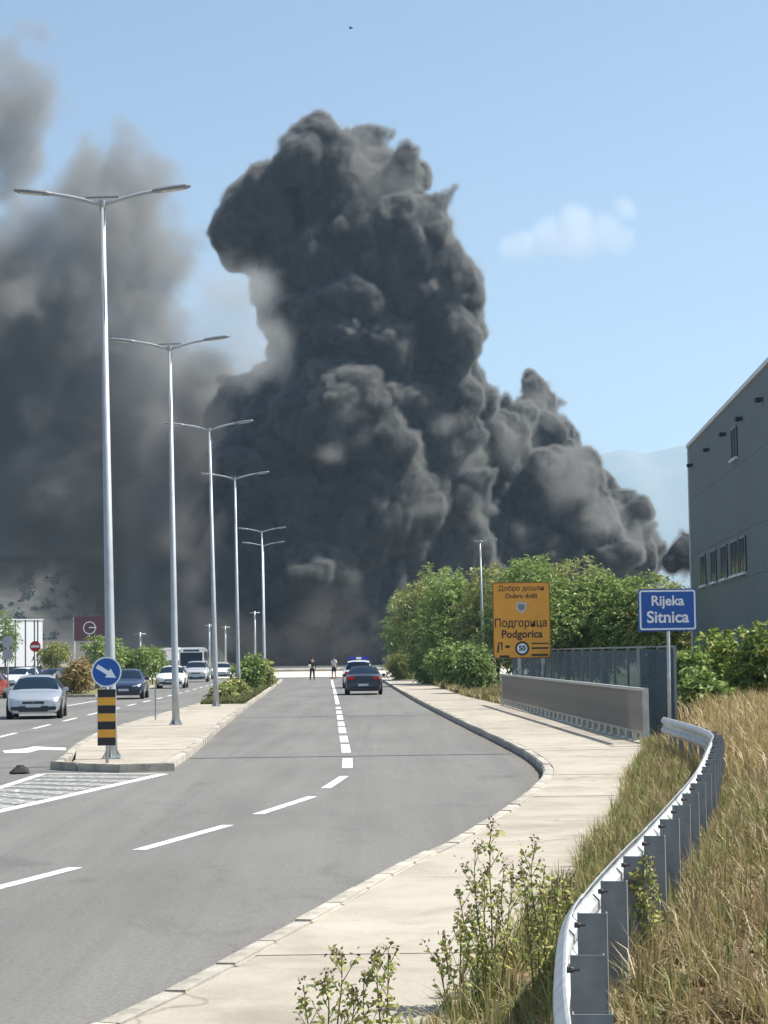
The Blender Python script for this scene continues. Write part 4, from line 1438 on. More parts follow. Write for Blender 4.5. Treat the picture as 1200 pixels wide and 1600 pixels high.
def tree(name, px, py, rx, ry, d, mat, label, seed, group='trees along the right pavement', n=900, per=9, leaf=.30, wid=.09, slen=.75, trunk=.12, deep=None, nclump=16):
    rng = np.random.default_rng(seed)
    c = at(px, py, d)
    k = d / F_PX
    Rx, Rz = rx * k, ry * k
    Ry = deep or Rx
    g0 = .08
    root = tag(empty(name, (c.x, d, g0)), label, 'tree' if 'tree' in name else 'bush', group)
    cz_ = c.z - g0
    bl_ = clumps((0, 0, cz_), (Rx, Ry, Rz), nclump, rng)
    bl_ = [b for b in bl_ if b[0][2] + b[1][2] > .2]
    V, F = sprays(bl_, n, per, slen, leaf, wid, rng)
    V[:, 2] = np.maximum(V[:, 2], .02 + rng.uniform(0, .1, len(V)))
    me = np_mesh('crown', V, F, mat)
    link('crown', me, root)
    mb = MB()
    h = max(.3, cz_ - Rz * .2)
    bx = rng.normal() * .15
    mb.tube(smooth([(0, 0, -.1), (bx * .4, .05, h * .4), (bx, 0, h), (bx * .8, .1, cz_ + Rz * .3)], 3), [trunk * (1.15 - .06 * i) if i < 15 else trunk * .3 for i in range(10)], 8)
    mb.build('trunk', M_bark, root, sm=True)
    for b in bl_[1:7]:
        mb = MB()
        mid = Vector(b[0]) * .5 + Vector((bx, 0, h * .8)) * .5
        mb.tube([(bx * .6, .03, h * .6), mid, b[0]], [trunk * .5, trunk * .33, trunk * .12], 6)
        mb.build('limb', M_bark, root, sm=True)
    return root
TREES = [
    ('roadside_tree', 648, 985, 34, 66, 166, G_mid, 'leftmost roadside tree, at the far end of the right pavement', 12),
    ('roadside_tree', 672, 955, 44, 78, 146, G_olive, 'second roadside tree from the left end of the row', 22),
    ('roadside_tree', 715, 955, 52, 78, 126, G_mid, 'roadside tree just left of the lone slim lamp', 32),
    ('roadside_tree', 775, 960, 50, 84, 122, G_olive, 'roadside tree just right of the lone slim lamp, behind the city sign', 42),
    ('roadside_tree', 832, 958, 55, 92, 110, G_mid, 'roadside tree rising above the top of the city sign', 52),
    ('roadside_tree', 885, 955, 60, 94, 113, G_olive, 'tallest roadside tree, right of the city sign', 62),
    ('roadside_tree', 945, 965, 54, 86, 111, G_mid, 'roadside tree midway between the city sign and the river sign', 72),
    ('roadside_tree', 1000, 968, 50, 80, 109, G_mid, 'roadside tree just left of the river sign', 82),
    ('roadside_tree', 1044, 970, 42, 76, 107, G_olive, 'roadside tree behind the river sign, next to the grey building', 92)]
for nm, px_, py_, rx, ry, d_, m_, lab, sd_ in TREES:
    tree(nm, px_, py_ + 7, rx + 7, ry - 3, d_, m_, lab, sd_, n=1500, deep=rx * d_ / F_PX * 1.2, nclump=20)
SHR = [
    ('bush', 628, 1040, 20, 26, 150, G_olive, 'small bush at the foot of the leftmost roadside tree'),
    ('bush', 665, 1040, 28, 32, 128, G_mid, 'rounded bush by the pavement left of the lone slim lamp'),
    ('bush', 703, 1040, 32, 36, 108, G_mid, 'leafy bush by the pavement below the lone slim lamp'),
    ('bush', 738, 1042, 26, 34, 96, G_dark, 'dark bush just left of the far end of the bridge railing')]
for i, (nm, px_, py_, rx, ry, d_, m_, lab) in enumerate(SHR):
    tree(nm, px_, py_, rx, ry, d_, m_, lab, 200 + i, 'bushes by the right pavement', n=420, per=8, leaf=.22, wid=.09, slen=.5, trunk=.04, nclump=9)
BR_ = [
    ('bush', 1080, 1062, 30, 52, 50, G_mid, 'dark bush right behind the post of the river sign'),
    ('bush', 1130, 1050, 44, 62, 51, G_yel, 'broad yellow-green bush in front of the grey building'),
    ('bush', 1185, 1045, 44, 66, 49, G_yel, 'yellow-green bush cut off by the right edge'),
    ('bush', 1105, 1090, 34, 28, 47, G_mid, 'low bush at the top of the dry grass bank')]
for i, (nm, px_, py_, rx, ry, d_, m_, lab) in enumerate(BR_):
    tree(nm, px_, py_, rx, ry, d_, m_, lab, 300 + i, 'bushes below the grey building', n=560, per=7, leaf=.15, wid=.085, slen=.32, trunk=.035, nclump=12)
LB_ = [
    ('bush', 122, 1056, 22, 24, 110, G_dry, 'dry straw-coloured bush beside the keep-right sign disc', 'tree'),
    ('bush', 165, 1022, 30, 26, 128, G_mid, 'green bush behind the keep-right sign disc', ''),
    ('bush', 212, 1034, 28, 24, 132, G_dark, 'dark green bush above the dark blue hatchback', ''),
    ('bush', 238, 1030, 22, 24, 140, G_mid, 'green bush just left of the second street lamp', ''),
    ('bush', 85, 1022, 26, 16, 150, G_olive, 'far olive bush under the maroon billboard', ''),
    ('dark_tree', 8, 992, 20, 38, 170, G_dark, 'dark tree in front of the white building at the left edge', ''),
    ('bush', 345, 1086, 13, 13, 90, G_olive, 'low olive shrub at the foot of the third street lamp', ''),
    ('bush', 366, 1078, 14, 12, 97, G_olive, 'low olive shrub by the foot of the fourth street lamp', ''),
    ('bush', 388, 1050, 22, 22, 112, G_mid, 'arching green shrub on the planted part of the median', ''),
    ('bush', 409, 1052, 17, 20, 124, G_olive, 'last rounded shrub at the far end of the median', '')]
for i, (nm, px_, py_, rx, ry, d_, m_, lab, _) in enumerate(LB_):
    tree(nm, px_, py_, rx, ry, d_, m_, lab, 400 + i, 'plants on the left side and median', n=330, per=7, leaf=.24, wid=.09, slen=.45, trunk=.04, nclump=8)
# dark cypress by the fence
cyp = tag(empty('cypress', (at(1026, 1100, 46).x, 46, .1)), 'small dark cypress standing behind the near end of the fence', 'tree')
rng = np.random.default_rng(77)
bl_ = [((0, 0, .25 + 1.6 * t), (.30 * (1 - t) ** .7 + .05, .30 * (1 - t) ** .7 + .05, .2)) for t in np.linspace(0, 1, 9)]
V, F = sprays(bl_, 700, 5, .16, .09, .03, rng, -.5)
link('crown', np_mesh('crown', V, F, leaf_mat('cypress_green', [(.008, .016, .008), (.015, .028, .012), (.025, .04, .02)])), cyp)
mb = MB(); mb.tube([(0, 0, -.05), (0, 0, 1.5)], [.05, .01], 6); mb.build('trunk', M_bark, cyp)

# bank right of the pavement
ys_ = np.concatenate([np.arange(1.5, 45, .5), np.arange(45, 80, 2.5)])
V, F = [], []
nx = 26
for y in ys_:
    x0 = right_edge(y) - .02 if y < 74 else 4.2
    for i in range(nx):
        u = (i / (nx - 1)) ** 2
        x = x0 + u * 34
        V.append((x, y, bank_z(x, y)))
for j in range(len(ys_) - 1):
    for i in range(nx - 1):
        k = j * nx + i
        F.append((k, k + 1, k + nx + 1, k + nx))
M_bank = ramp_mat('dry_bank', [(.3, (.15, .085, .05)), (.5, (.24, .165, .09)), (.7, (.19, .165, .075))], scale=1.2, bscale=14, fine=.45, bump=.7, dist=.04)
tag(link('grass_bank', np_mesh('grass_bank', np.array(V), np.array(F), M_bank)), kind='structure')

def blades(xy, z, h, w, rng, lean=.5):
    """bent grass blades: two quads each"""
    n = len(xy)
    a = rng.uniform(0, 2 * np.pi, n)
    d = np.stack([np.cos(a), np.sin(a), np.zeros(n)], 1)
    s = np.stack([-np.sin(a), np.cos(a), np.zeros(n)], 1) * (w * rng.uniform(.6, 1.4, (n, 1)))
    H = h * rng.uniform(.5, 1.35, (n, 1))
    b = np.concatenate([xy, z[:, None]], 1)
    ln = lean * rng.uniform(.1, 1.2, (n, 1))
    m = b + d * H * ln * .35 + np.array([0, 0, 1]) * H * .6
    t = b + d * H * ln + np.array([0, 0, 1]) * H * (1 - .25 * ln)
    V = np.stack([b - s, b + s, m + s * .8, m - s * .8, t + s * .1, t - s * .1], 1).reshape(-1, 3)
    i = np.arange(n)[:, None] * 6
    F = np.concatenate([i + np.array([[0, 1, 2, 3]]), i + np.array([[3, 2, 4, 5]])], 0)
    return V, F
def scatter(n, yr, fx, rng, power=1.0, clump=True):
    y = yr[0] + (yr[1] - yr[0]) * rng.uniform(0, 1, n) ** power
    lo_hi = np.array([fx(v) for v in y])
    x = lo_hi[:, 0] + (lo_hi[:, 1] - lo_hi[:, 0]) * rng.uniform(0, 1, n)
    if clump:
        keep = np.array([mnoise.noise(Vector((a * 2.2, b * 2.2, 5))) + .35 * mnoise.noise(Vector((a * 7, b * 7, 1))) > rng.uniform(-.75, .1) for a, b in zip(x, y)])
        x, y = x[keep], y[keep]
    return np.stack([x, y], 1)
GRP = [(p[0], p[1]) for p in GR]
def tufts(name, n, per, yr, fx, h, w, mat, label, seed, power=1.0, rad=.05, zf=bank_z):
    """grass growing in tufts, blades fanning out from each"""
    rng = np.random.default_rng(seed)
    c = scatter(n, yr, fx, rng, power, True)
    k = len(c)
    hh = np.repeat(rng.uniform(.45, 1.5, k), per)
    off = rng.normal(0, rad, (k * per, 2))
    xy = np.repeat(c, per, 0) + off * .5
    z = np.repeat(np.array([zf(a, b) for a, b in c]), per) - .015
    a = np.arctan2(off[:, 1], off[:, 0]) + rng.normal(0, .5, k * per)
    d = np.stack([np.cos(a), np.sin(a), np.zeros(k * per)], 1)
    s = np.stack([-np.sin(a), np.cos(a), np.zeros(k * per)], 1) * (w * rng.uniform(.6, 1.4, (k * per, 1)))
    H = (h * hh * rng.uniform(.5, 1.2, k * per))[:, None]
    ln = np.abs(rng.normal(.35, .4, (k * per, 1)))
    b = np.concatenate([xy, z[:, None]], 1)
    up = np.array([0, 0, 1.0])
    m = b + d * H * ln * .35 + up * H * .6
    t = b + d * H * ln + up * H * np.maximum(.25, 1 - .3 * ln)
    V = np.stack([b - s, b + s, m + s * .8, m - s * .8, t + s * .1, t - s * .1], 1).reshape(-1, 3)
    i = np.arange(k * per)[:, None] * 6
    F = np.concatenate([i + np.array([[0, 1, 2, 3]]), i + np.array([[3, 2, 4, 5]])], 0)
    return tag(link(name, np_mesh(name, V, F, mat)), label, 'grass', kind='stuff')
def grass(name, n, yr, fx, h, w, mat, label, seed, power=1.0, lean=.6, zf=bank_z, clump=True):
    rng = np.random.default_rng(seed)
    xy = scatter(n, yr, fx, rng, power, clump)
    z = np.array([zf(a, b) for a, b in xy]) - .01
    V, F = blades(xy, z, h, w, rng, lean)
    return tag(link(name, np_mesh(name, V, F, mat)), label, 'grass', kind='stuff')
L_straw = leaf_mat('straw', [(.2, .14, .065), (.33, .245, .125), (.43, .335, .185), (.29, .235, .105), (.18, .16, .065)], trans=.3)
L_gold = leaf_mat('golden_straw', [(.28, .2, .09), (.4, .3, .14), (.48, .37, .19), (.3, .26, .1)], trans=.35)
L_green = leaf_mat('verge_green', [(.10, .13, .035), (.18, .20, .06), (.29, .28, .1), (.38, .34, .15)], trans=.3)
L_red = leaf_mat('withered_litter', [(.16, .07, .04), (.27, .13, .075), (.36, .21, .13), (.42, .33, .2)], trans=.15)
def gx_(y): return interp(GRP, min(max(y, 2.6), 38.4))
tufts('dry_grass', 1350, 26, (5, 30), lambda y: (gx_(y) + .02, gx_(y) + 2.6), .29, .005, L_straw, 'tall dry straw tufts right of the guardrail', 1, 1.2)
grass('fallen_straw', 16000, (5, 30), lambda y: (gx_(y) + .02, gx_(y) + 2.6), .22, .005, L_straw, 'flattened straw lying right of the guardrail', 12, 1.2, 2.2)
grass('dry_grass', 26000, (28, 62), lambda y: (gx_(y) + .05 if y < 40 else 6.3, gx_(y) + 5.5 if y < 40 else 13), .5, .011, L_gold, 'far golden dry grass on top of the bank below the bushes', 2, 1, .7)
tufts('green_weeds', 800, 24, (5, 30), lambda y: (gx_(y) + .02, gx_(y) + 2.0), .26, .006, L_green, 'greenish grass tufts among the straw right of the guardrail', 3, 1.2)
tufts('verge_grass', 1500, 22, (6, 42), lambda y: (right_edge(y) - .06, gx_(y) - .04 if y < 36 else 6.0), .22, .0055, L_green, 'green and yellow grass between the pavement and the guardrail', 4, 1)
tufts('verge_straw', 700, 20, (6, 42), lambda y: (right_edge(y) - .02, gx_(y) - .04 if y < 36 else 6.0), .26, .005, L_straw, 'straw tufts mixed into the grass between pavement and guardrail', 5, 1)
grass('withered_litter', 9000, (9, 17), lambda y: (gx_(y) + .5, gx_(y) + 1.9), .16, .010, L_red, 'reddish withered plants lying behind the guardrail posts', 6, 1, 1.8)
rngw = np.random.default_rng(31)
xy_ = scatter(22000, (6, 24), lambda y: (gx_(y) + .1, gx_(y) + 2.4), rngw, 1.3, True)
zz_ = np.array([bank_z(a, b) for a, b in xy_]) + np.abs(rngw.normal(0, .07, len(xy_)))
V, F = leaves(np.concatenate([xy_, zz_[:, None]], 1), rngw.normal(0, 1, (len(xy_), 3)) + np.array([0, 0, .4]), .055, .026, rngw, .2)
tag(link('low_weeds', np_mesh('low_weeds', V, F, leaf_mat('low_weed_leaf', [(.07, .09, .03), (.14, .13, .05), (.27, .2, .09), (.38, .27, .14), (.1, .12, .04)]))), 'small broad leaves of low weeds among the straw right of the guardrail', 'weeds', kind='stuff')
L_med = leaf_mat('lawn', [(.05, .08, .02), (.1, .13, .035), (.17, .17, .05), (.24, .2, .08)], trans=.3)
grass('median_grass', 22000, (81.2, 150), lambda y: (interp(ML, y) + .25, interp(MR, y) - .2), .2, .02, L_med, 'short yellow-green grass on the planted part of the median', 7, 1.3, .6, lambda a, b: .11, False)
grass('roadside_grass', 26000, (74.5, 160), lambda y: (right_edge(y), right_edge(y) + 3.5), .32, .022, leaf_mat('roadside_straw', [(.1, .11, .035), (.2, .17, .06), (.3, .24, .1), (.36, .29, .13)]), 'yellowing grass between the pavement and the roadside trees', 8, 1.2, .7, lambda a, b: .1, False)

# leafy weeds in the foreground
L_weed = leaf_mat('weed_leaf', [(0.212, 0.286, 0.076), (0.355, 0.412, 0.12), (0.6, 0.57, 0.196), (0.6, 0.6, 0.301)], trans=.5)
L_pod = leaf_mat('weed_seed', [(0.13, 0.091, 0.046), (0.221, 0.169, 0.078), (0.312, 0.26, 0.13)], trans=.1)
M_stem = plain('weed_stem', (.16, .15, .06), rough=.7)
def weed(loc, stems, label, seed, leaf=.045):
    rng = np.random.default_rng(seed)
    root = tag(empty('weed', loc), label, 'weed', 'leafy weeds on the pavement edge')
    for dx, dy, h in stems:
        b = np.array([dx * .35, dy * .35, -.03])
        t = np.array([dx, dy, h])
        pts = smooth([tuple(b), tuple(b * .6 + t * .4 + rng.normal(0, .012, 3)), tuple(b * .25 + t * .75 + rng.normal(0, .012, 3)), tuple(t)], 4)
        mb = MB(); mb.tube(pts, [.0055 - .0003 * i for i in range(len(pts))], 5)
        tw = [[] for _ in range(3)]
        A = np.array(pts)
        tips = []
        nbr = int(4 + h * 10)
        for i in range(nbr):
            u = .22 + .7 * i / nbr
            p = A[int(u * (len(A) - 1))]
            a = rng.uniform(0, 2 * np.pi)
            ln = rng.uniform(.06, .17) * (1.15 - u * .5)
            q = p + np.array([math.cos(a) * ln * .6, math.sin(a) * ln * .6, ln])
            mb.tube([p, q], [.0025, .0012], 4)
            tips.append((p, q))
        st = mb.build('stem', M_stem, root)
        P, D = [], []
        for p, q in tips + [(A[-4], A[-1])]:
            for k in range(5):
                w = rng.uniform(.1, 1)
                P.append(p + (q - p) * w + rng.normal(0, .006, 3)); D.append((q - p) / np.linalg.norm(q - p) * .6 + rng.normal(0, .7, 3))
        for i in range(int(12 * h)):
            p = A[int(rng.uniform(.05, .9) * (len(A) - 1))]
            P.append(p); D.append(rng.normal(0, 1, 3) + np.array([0, 0, .3]))
        V, F = leaves(np.array(P), np.array(D), leaf, leaf * .45, rng, .2)
        o = link('leaves', np_mesh('leaves', V, F, L_weed), st); o['kind'] = 'stuff'
        P = []
        for p, q in tips[len(tips) // 2:] + [(A[-5], A[-1])] * 3:
            for k in range(6):
                P.append(q + rng.normal(0, .011, 3) + np.array([0, 0, rng.uniform(-.03, .03)]))
        V, F = leaves(np.array(P), rng.normal(0, 1, (len(P), 3)), .022, .014, rng, 0)
        o = link('seed_heads', np_mesh('seed_heads', V, F, L_pod), st); o['kind'] = 'stuff'
    return root
def wl(px, py): 
    g = G(px, py, .1); return (g.x, g.y, .1)
weed(wl(762, 1580), [(-.05, 0, .86), (.04, .05, .98), (.1, -.05, .78), (.0, .1, .7), (-.14, .05, .62), (.16, .1, .66), (.05, -.1, .5), (-.08, -.08, .52)], 'tall leafy weed in the middle of the pavement edge, the taller left one', 1)
weed(wl(842, 1560), [(.0, 0, .86), (.05, .05, .7), (-.08, .0, .72), (.12, .05, .62), (.06, -.08, .55), (-.04, .1, .6)], 'tall leafy weed next to the guardrail, the right one of the tall pair', 2)
weed(wl(715, 1590), [(-.06, 0, .42), (-.1, .05, .3), (.02, .02, .5), (.04, .08, .44)], 'shorter leafy weed at the left foot of the tall pair', 3)
weed(wl(885, 1500), [(0, 0, .42), (.05, .06, .5), (-.06, .03, .4), (.02, -.06, .36)], 'short leafy weed touching the guardrail beam', 4)
weed(wl(528, 1690), [(-.05, 0, .48), (.02, .03, .56), (-.15, .05, .42), (.07, 0, .4)], 'small weed poking up at the bottom edge, the left one', 5)
weed(wl(592, 1690), [(0, 0, .55), (.05, .04, .58), (-.06, 0, .46)], 'small weed poking up at the bottom edge, the right one', 6)
pw_ = G(1010, 1500, .1)
weed((pw_.x, pw_.y, .1), [(0, 0, .62), (.05, .05, .55), (-.06, .02, .5), (.02, -.05, .44)], 'green weed growing between the second and third guardrail posts', 7, .05)

# small bird high in the sky
bp_ = at(548, 44, 120)
mb = MB()
mb.tube([(-.12, 0, 0), (-.05, 0, .01), (.06, 0, .01), (.15, 0, -.005)], [.012, .045, .04, .008], 8)
bird = mb.build('bird', plain('bird_dark', (.02, .02, .022), rough=.8)); bird.location = bp_
tag(bird, 'tiny dark bird high in the sky above the smoke', 'bird')
for s in (-1, 1):
    mb = MB(); mb.add([(-.04, 0, .012), (.06, 0, .012), (.02, s * .16, .05), (-.06, s * .3, .02), (-.04, 0, .004), (.06, 0, .004), (.02, s * .16, .044), (-.06, s * .3, .016)], [(0, 1, 2, 3), (7, 6, 5, 4), (0, 4, 5, 1), (1, 5, 6, 2), (2, 6, 7, 3), (3, 7, 4, 0)])
    mb.build('wing', bird.data.materials[0], bird)

# shrubs on the hillside
rng = np.random.default_rng(9)
V, F = [], []
hill = bpy.data.objects['hill']
dgx = bpy.context.evaluated_depsgraph_get()
nh = 0
Vs, Fs = [], []
off_ = 0
for _ in range(260):
    px_ = rng.uniform(-80, 420)
    x = at(px_, 1000, 1000).x
    y = rng.uniform(840, 1150)
    hit, loc, nor, idx = hill.ray_cast(Vector((x, y, 500)), Vector((0, 0, -1)))
    if not hit: continue
    s = rng.uniform(1.0, 2.6)
    V, F = leaves(np.array(loc[:]) + np.array([0, 0, s * .6]) + rng.normal(0, .45, (40, 3)) * s, rng.normal(0, 1, (40, 3)), s * .8, s * .5, rng, 0)
    Vs.append(V); Fs.append(F + off_); off_ += len(V)
tag(link('hill_scrub', np_mesh('hill_scrub', np.concatenate(Vs), np.concatenate(Fs), leaf_mat('scrub_leaf', [(.025, .035, .015), (.04, .05, .025), (.06, .065, .035)]))), 'scattered dark scrub on the dry hillside', 'scrub', kind='stuff')


# ------------------------------------------------------------------ smoke
def heap(lst, depth, spread, seed, grow=1.0):
    """spheres from (px, py, radius px[, depth shift, weight]) as they stand at that depth"""
    rng = random.Random(seed)
    out = []
    for e in lst:
        dd = depth + (e[3] if len(e) > 3 else rng.uniform(-spread, spread))
        p = at(e[0], e[1], dd)
        out.append((Vector(p), e[2] * grow * dd / F_PX, e[4] if len(e) > 4 else 1.0))
    return out

def volume_info_mat(name, col, dens, aniso=.1):
    m = bpy.data.materials.new(name)
    m.use_nodes = True
    nt = m.node_tree
    nt.nodes.clear()
    out = N(nt, 'ShaderNodeOutputMaterial')
    pv = N(nt, 'ShaderNodeVolumePrincipled')
    pv.inputs['Color'].default_value = (*col, 1)
    pv.inputs['Density'].default_value = dens
    pv.inputs['Anisotropy'].default_value = aniso
    nt.links.new(pv.outputs[0], out.inputs['Volume'])
    return m

def smoke_tree(name, sp, lo, hi, voxel, soft, warp, billow, fbm, mat, thr, seed):
    """node group: density grid from puffs, warped and torn by noise; thr: surface of the opaque inside instead"""
    nt = bpy.data.node_groups.new(name, 'GeometryNodeTree')
    nt.interface.new_socket('Geometry', in_out='INPUT', socket_type='NodeSocketGeometry')
    nt.interface.new_socket('Geometry', in_out='OUTPUT', socket_type='NodeSocketGeometry')
    go = N(nt, 'NodeGroupOutput')
    pos = N(nt, 'GeometryNodeInputPosition').outputs[0]
    L = nt.links.new
    def math_(op, a, b=None, c=None):
        n = N(nt, 'ShaderNodeMath', operation=op)
        for i, s in enumerate((a, b, c)):
            if s is None: continue
            if isinstance(s, (int, float)): n.inputs[i].default_value = s
            else: L(s, n.inputs[i])
        return n.outputs[0]
    def vmath(op, a, b=None, c=None):
        n = N(nt, 'ShaderNodeVectorMath', operation=op)
        for i, s in enumerate((a, b, c)):
            if s is None: continue
            if isinstance(s, (tuple, Vector)): n.inputs[i].default_value = s
            else: L(s, n.inputs[i])
        return n
    off = vmath('ADD', pos, (seed * 37.1, seed * 11.7, seed * 5.3)).outputs[0]
    def warp_by(p, scale, amp, detail):
        n = N(nt, 'ShaderNodeTexNoise', Scale=scale, Detail=detail)
        L(off, n.inputs['Vector'])
        w = vmath('MULTIPLY_ADD', n.outputs['Color'], (2 * amp,) * 3, (-amp,) * 3).outputs[0]
        return vmath('ADD', p, w).outputs[0]
    p = pos
    for sc, am, de in warp:
        p = warp_by(p, sc, am, de)
    tot = None
    for c, r, k in sp:
        d = vmath('DISTANCE', p, tuple(c)).outputs['Value']
        s = math_('SUBTRACT', r, d)
        if k != 1.0:
            s = math_('MULTIPLY', s, 1.0)
        if tot is None: tot = s
        else:
            n = N(nt, 'ShaderNodeMath', operation='SMOOTH_MAX')
            L(tot, n.inputs[0]); L(s, n.inputs[1]); n.inputs[2].default_value = 2.5
            tot = n.outputs[0]
    pw = vmath('ADD', p, (seed * 17.3, seed * 3.7, seed * 9.1)).outputs[0]
    for size, amp in billow:
        vo = N(nt, 'ShaderNodeTexVoronoi', feature='F1')
        vo.inputs['Scale'].default_value = 1.0 / size
        L(pw, vo.inputs['Vector'])
        tot = math_('ADD', tot, math_('MULTIPLY_ADD', vo.outputs['Distance'], -2.0 * amp, .9 * amp))
    for size, amp, de in fbm:
        no = N(nt, 'ShaderNodeTexNoise', Scale=1.0 / size, Detail=de, Roughness=.6)
        L(pw, no.inputs['Vector'])
        tot = math_('ADD', tot, math_('MULTIPLY_ADD', no.outputs[0], 2.0 * amp, -amp))
    d = N(nt, 'ShaderNodeMapRange', interpolation_type='SMOOTHSTEP')
    L(tot, d.inputs[0])
    d.inputs['From Min'].default_value = 0
    d.inputs['From Max'].default_value = soft
    dens = d.outputs[0]
    sep = N(nt, 'ShaderNodeSeparateXYZ')
    L(pos, sep.inputs[0])
    vc = N(nt, 'GeometryNodeVolumeCube')
    vc.inputs['Min'].default_value = lo
    vc.inputs['Max'].default_value = hi
    for i, ax in enumerate('XYZ'):
        vc.inputs['Resolution ' + ax].default_value = max(8, int((hi[i] - lo[i]) / voxel))
    L(dens, vc.inputs['Density'])
    last = vc.outputs[0]
    if thr is not None:
        vm = N(nt, 'GeometryNodeVolumeToMesh')
        vm.inputs['Threshold'].default_value = thr
        L(last, vm.inputs['Volume'])
        last = vm.outputs[0]
    sm = N(nt, 'GeometryNodeSetMaterial')
    sm.inputs['Material'].default_value = mat
    L(last, sm.inputs['Geometry'])
    L(sm.outputs[0], go.inputs[0])
    return nt

M_core = plain('smoke_core', (.006, .006, .007), rough=1, var=.2, scale=.08, spec=0)

LATER = []
def volume_object(name, mat, loc, parent=None):
    vd = bpy.data.volumes.new(name)
    vd.materials.append(mat)
    o = link(name, vd, parent)
    o.location = loc
    return o
def smoke(name, lst, depth, spread, label, seed, voxel, dens, col, soft, warp, billow, fbm, core=None, step=1.5, grow=1.0):
    sp = heap(lst, depth, spread, seed, grow)
    bx = sum((s[0].x for s in sp)) / len(sp)
    by = sum((s[0].y for s in sp)) / len(sp)
    base = Vector((bx, by, 0))
    sp = [(c - base, r, k) for c, r, k in sp]
    pad = 6
    lo = [min(s[0][i] - s[1] for s in sp) - pad for i in range(3)]
    hi = [max(s[0][i] + s[1] for s in sp) + pad for i in range(3)]
    lo[2] = max(.2, lo[2])
    mat = volume_info_mat(name, col, dens)
    mat.cycles.volume_step_rate = step
    root = empty(name, base) if core is not None else volume_object(name, mat, base)
    tag(root, label, 'smoke', kind=None if core is not None else 'stuff')
    if core is not None:
        mb = MB(); mb.box((0, 0, 1), (.5, .5, .5))
        c = mb.build('dense_core', M_core, root)
        md = c.modifiers.new('smoke', 'NODES')
        md.node_group = smoke_tree(name + '_core', sp, lo, hi, voxel * 1.6, soft, warp, billow, fbm, M_core, core, seed)
        me = bpy.data.meshes.new_from_object(c.evaluated_get(bpy.context.evaluated_depsgraph_get()))
        c.modifiers.clear()
        me.materials.clear(); me.materials.append(M_core)
        me.shade_smooth()
        c.data = me
    LATER.append((root, mat, core is not None, (name, sp, lo, hi, voxel, soft, warp, billow, fbm, mat, None, seed)))
    return root

A = [(505, 258, 66), (560, 262, 62), (450, 295, 60), (400, 345, 58), (372, 372, 40), (430, 370, 60), (600, 310, 68), (520, 340, 85), (655, 375, 72), (690, 440, 62),
     (570, 420, 110), (650, 490, 100), (480, 430, 66), (700, 530, 52), (560, 540, 118), (650, 600, 102), (692, 620, 58), (600, 690, 120), (480, 520, 60),
     (690, 700, 62), (520, 640, 115), (450, 610, 66), (470, 740, 135), (610, 800, 128), (700, 780, 70), (405, 690, 84), (390, 800, 100),
     (470, 880, 135), (590, 900, 110), (345, 870, 80), (400, 960, 100), (520, 985, 108), (620, 960, 74), (690, 880, 84), (330, 960, 60), (340, 770, 74), (370, 650, 60), (420, 420, 46), (445, 480, 50)]
B = [(840, 632, 34), (830, 660, 34), (805, 668, 36), (775, 690, 34), (755, 725, 40), (850, 700, 48), (800, 745, 58), (885, 750, 54), (925, 780, 44), (960, 845, 40), (850, 800, 68), (940, 815, 43),
     (985, 838, 36), (1012, 852, 26), (1018, 872, 20), (985, 885, 36), (915, 850, 46), (770, 820, 68), (740, 880, 66), (860, 880, 56), (960, 875, 36)]
C2 = [(1068, 862, 24), (1084, 850, 20), (1056, 880, 20), (1095, 870, 28)]
WP = [(.03, 5.0, 2.0), (.11, 2.2, 2.0)]
smoke('smoke_column', A, 400, 6, 'tall dark billowing smoke column rising behind the end of the road', 1, .46, 1.9, (.30, .305, .30), 1.6, WP, [(13, 3.8), (5.8, 1.6), (2.4, .7)], [(6.0, 2.4, 7.0), (2.4, .7, 4.0)], core=.85, grow=1.12)
smoke('smoke_plume', B, 430, 10, 'lower dark grey smoke plume trailing right above the roadside trees', 2, .42, 1.9, (.30, .305, .30), 1.3, [(.05, 3.0, 2.0), (.15, 1.4, 2.0)], [(9, 2.8), (4.0, 1.2), (1.8, .5)], [(4.0, 1.5, 7.0), (2.0, .5, 4.0)], core=.85, grow=1.34)
smoke('smoke_puff', C2, 300, 2, 'small black smoke puff beside the corner of the grey building', 3, .3, 1.2, (.3, .3, .3), 1.0, [(.2, 1.0, 2.0)], [(3, .9), (1.4, .4)], [(1.2, .2, 3.0)], core=.85, grow=1.25)
LEFT = [(10, 90, 45), (20, 150, 62), (10, 230, 72), (330, 690, 80), (310, 790, 100), (330, 890, 100), (290, 600, 70), (190, 320, 85), (110, 390, 110), (220, 430, 95), (60, 480, 130),
        (190, 560, 110), (80, 620, 140), (-40, 520, 140), (230, 680, 110), (120, 740, 130), (20, 780, 120), (280, 800, 100),
        (200, 880, 110), (330, 620, 70), (300, 930, 90), (250, 980, 90), (130, 880, 70), (-60, 700, 120)]
smoke('drifting_smoke', LEFT, 470, 14, 'thin brownish grey smoke drifting across the hill on the left', 7, 1.1, .11, (.42, .415, .40), 6.5, [(.03, 9.0, 3.0)], [(14, 4)], [(8, 15, 8.0)], step=1.5, grow=1.3)
DARKL = [(40, 600, 95), (95, 650, 85), (10, 520, 85), (-30, 640, 100), (130, 590, 60), (60, 480, 60), (230, 760, 70), (280, 830, 80), (300, 900, 80), (270, 960, 70)]
smoke('drifting_smoke', DARKL, 490, 10, 'darker heart of the drifting smoke behind the nearest street lamp', 8, 1.1, .12, (.33, .325, .32), 8, [(.03, 9.0, 3.0)], [(14, 3)], [(9, 10, 6.0)], step=1.5)
WISP = [(370, 480, 60), (395, 530, 55), (360, 560, 62), (330, 450, 50), (410, 450, 40), (310, 520, 55), (410, 560, 50)]
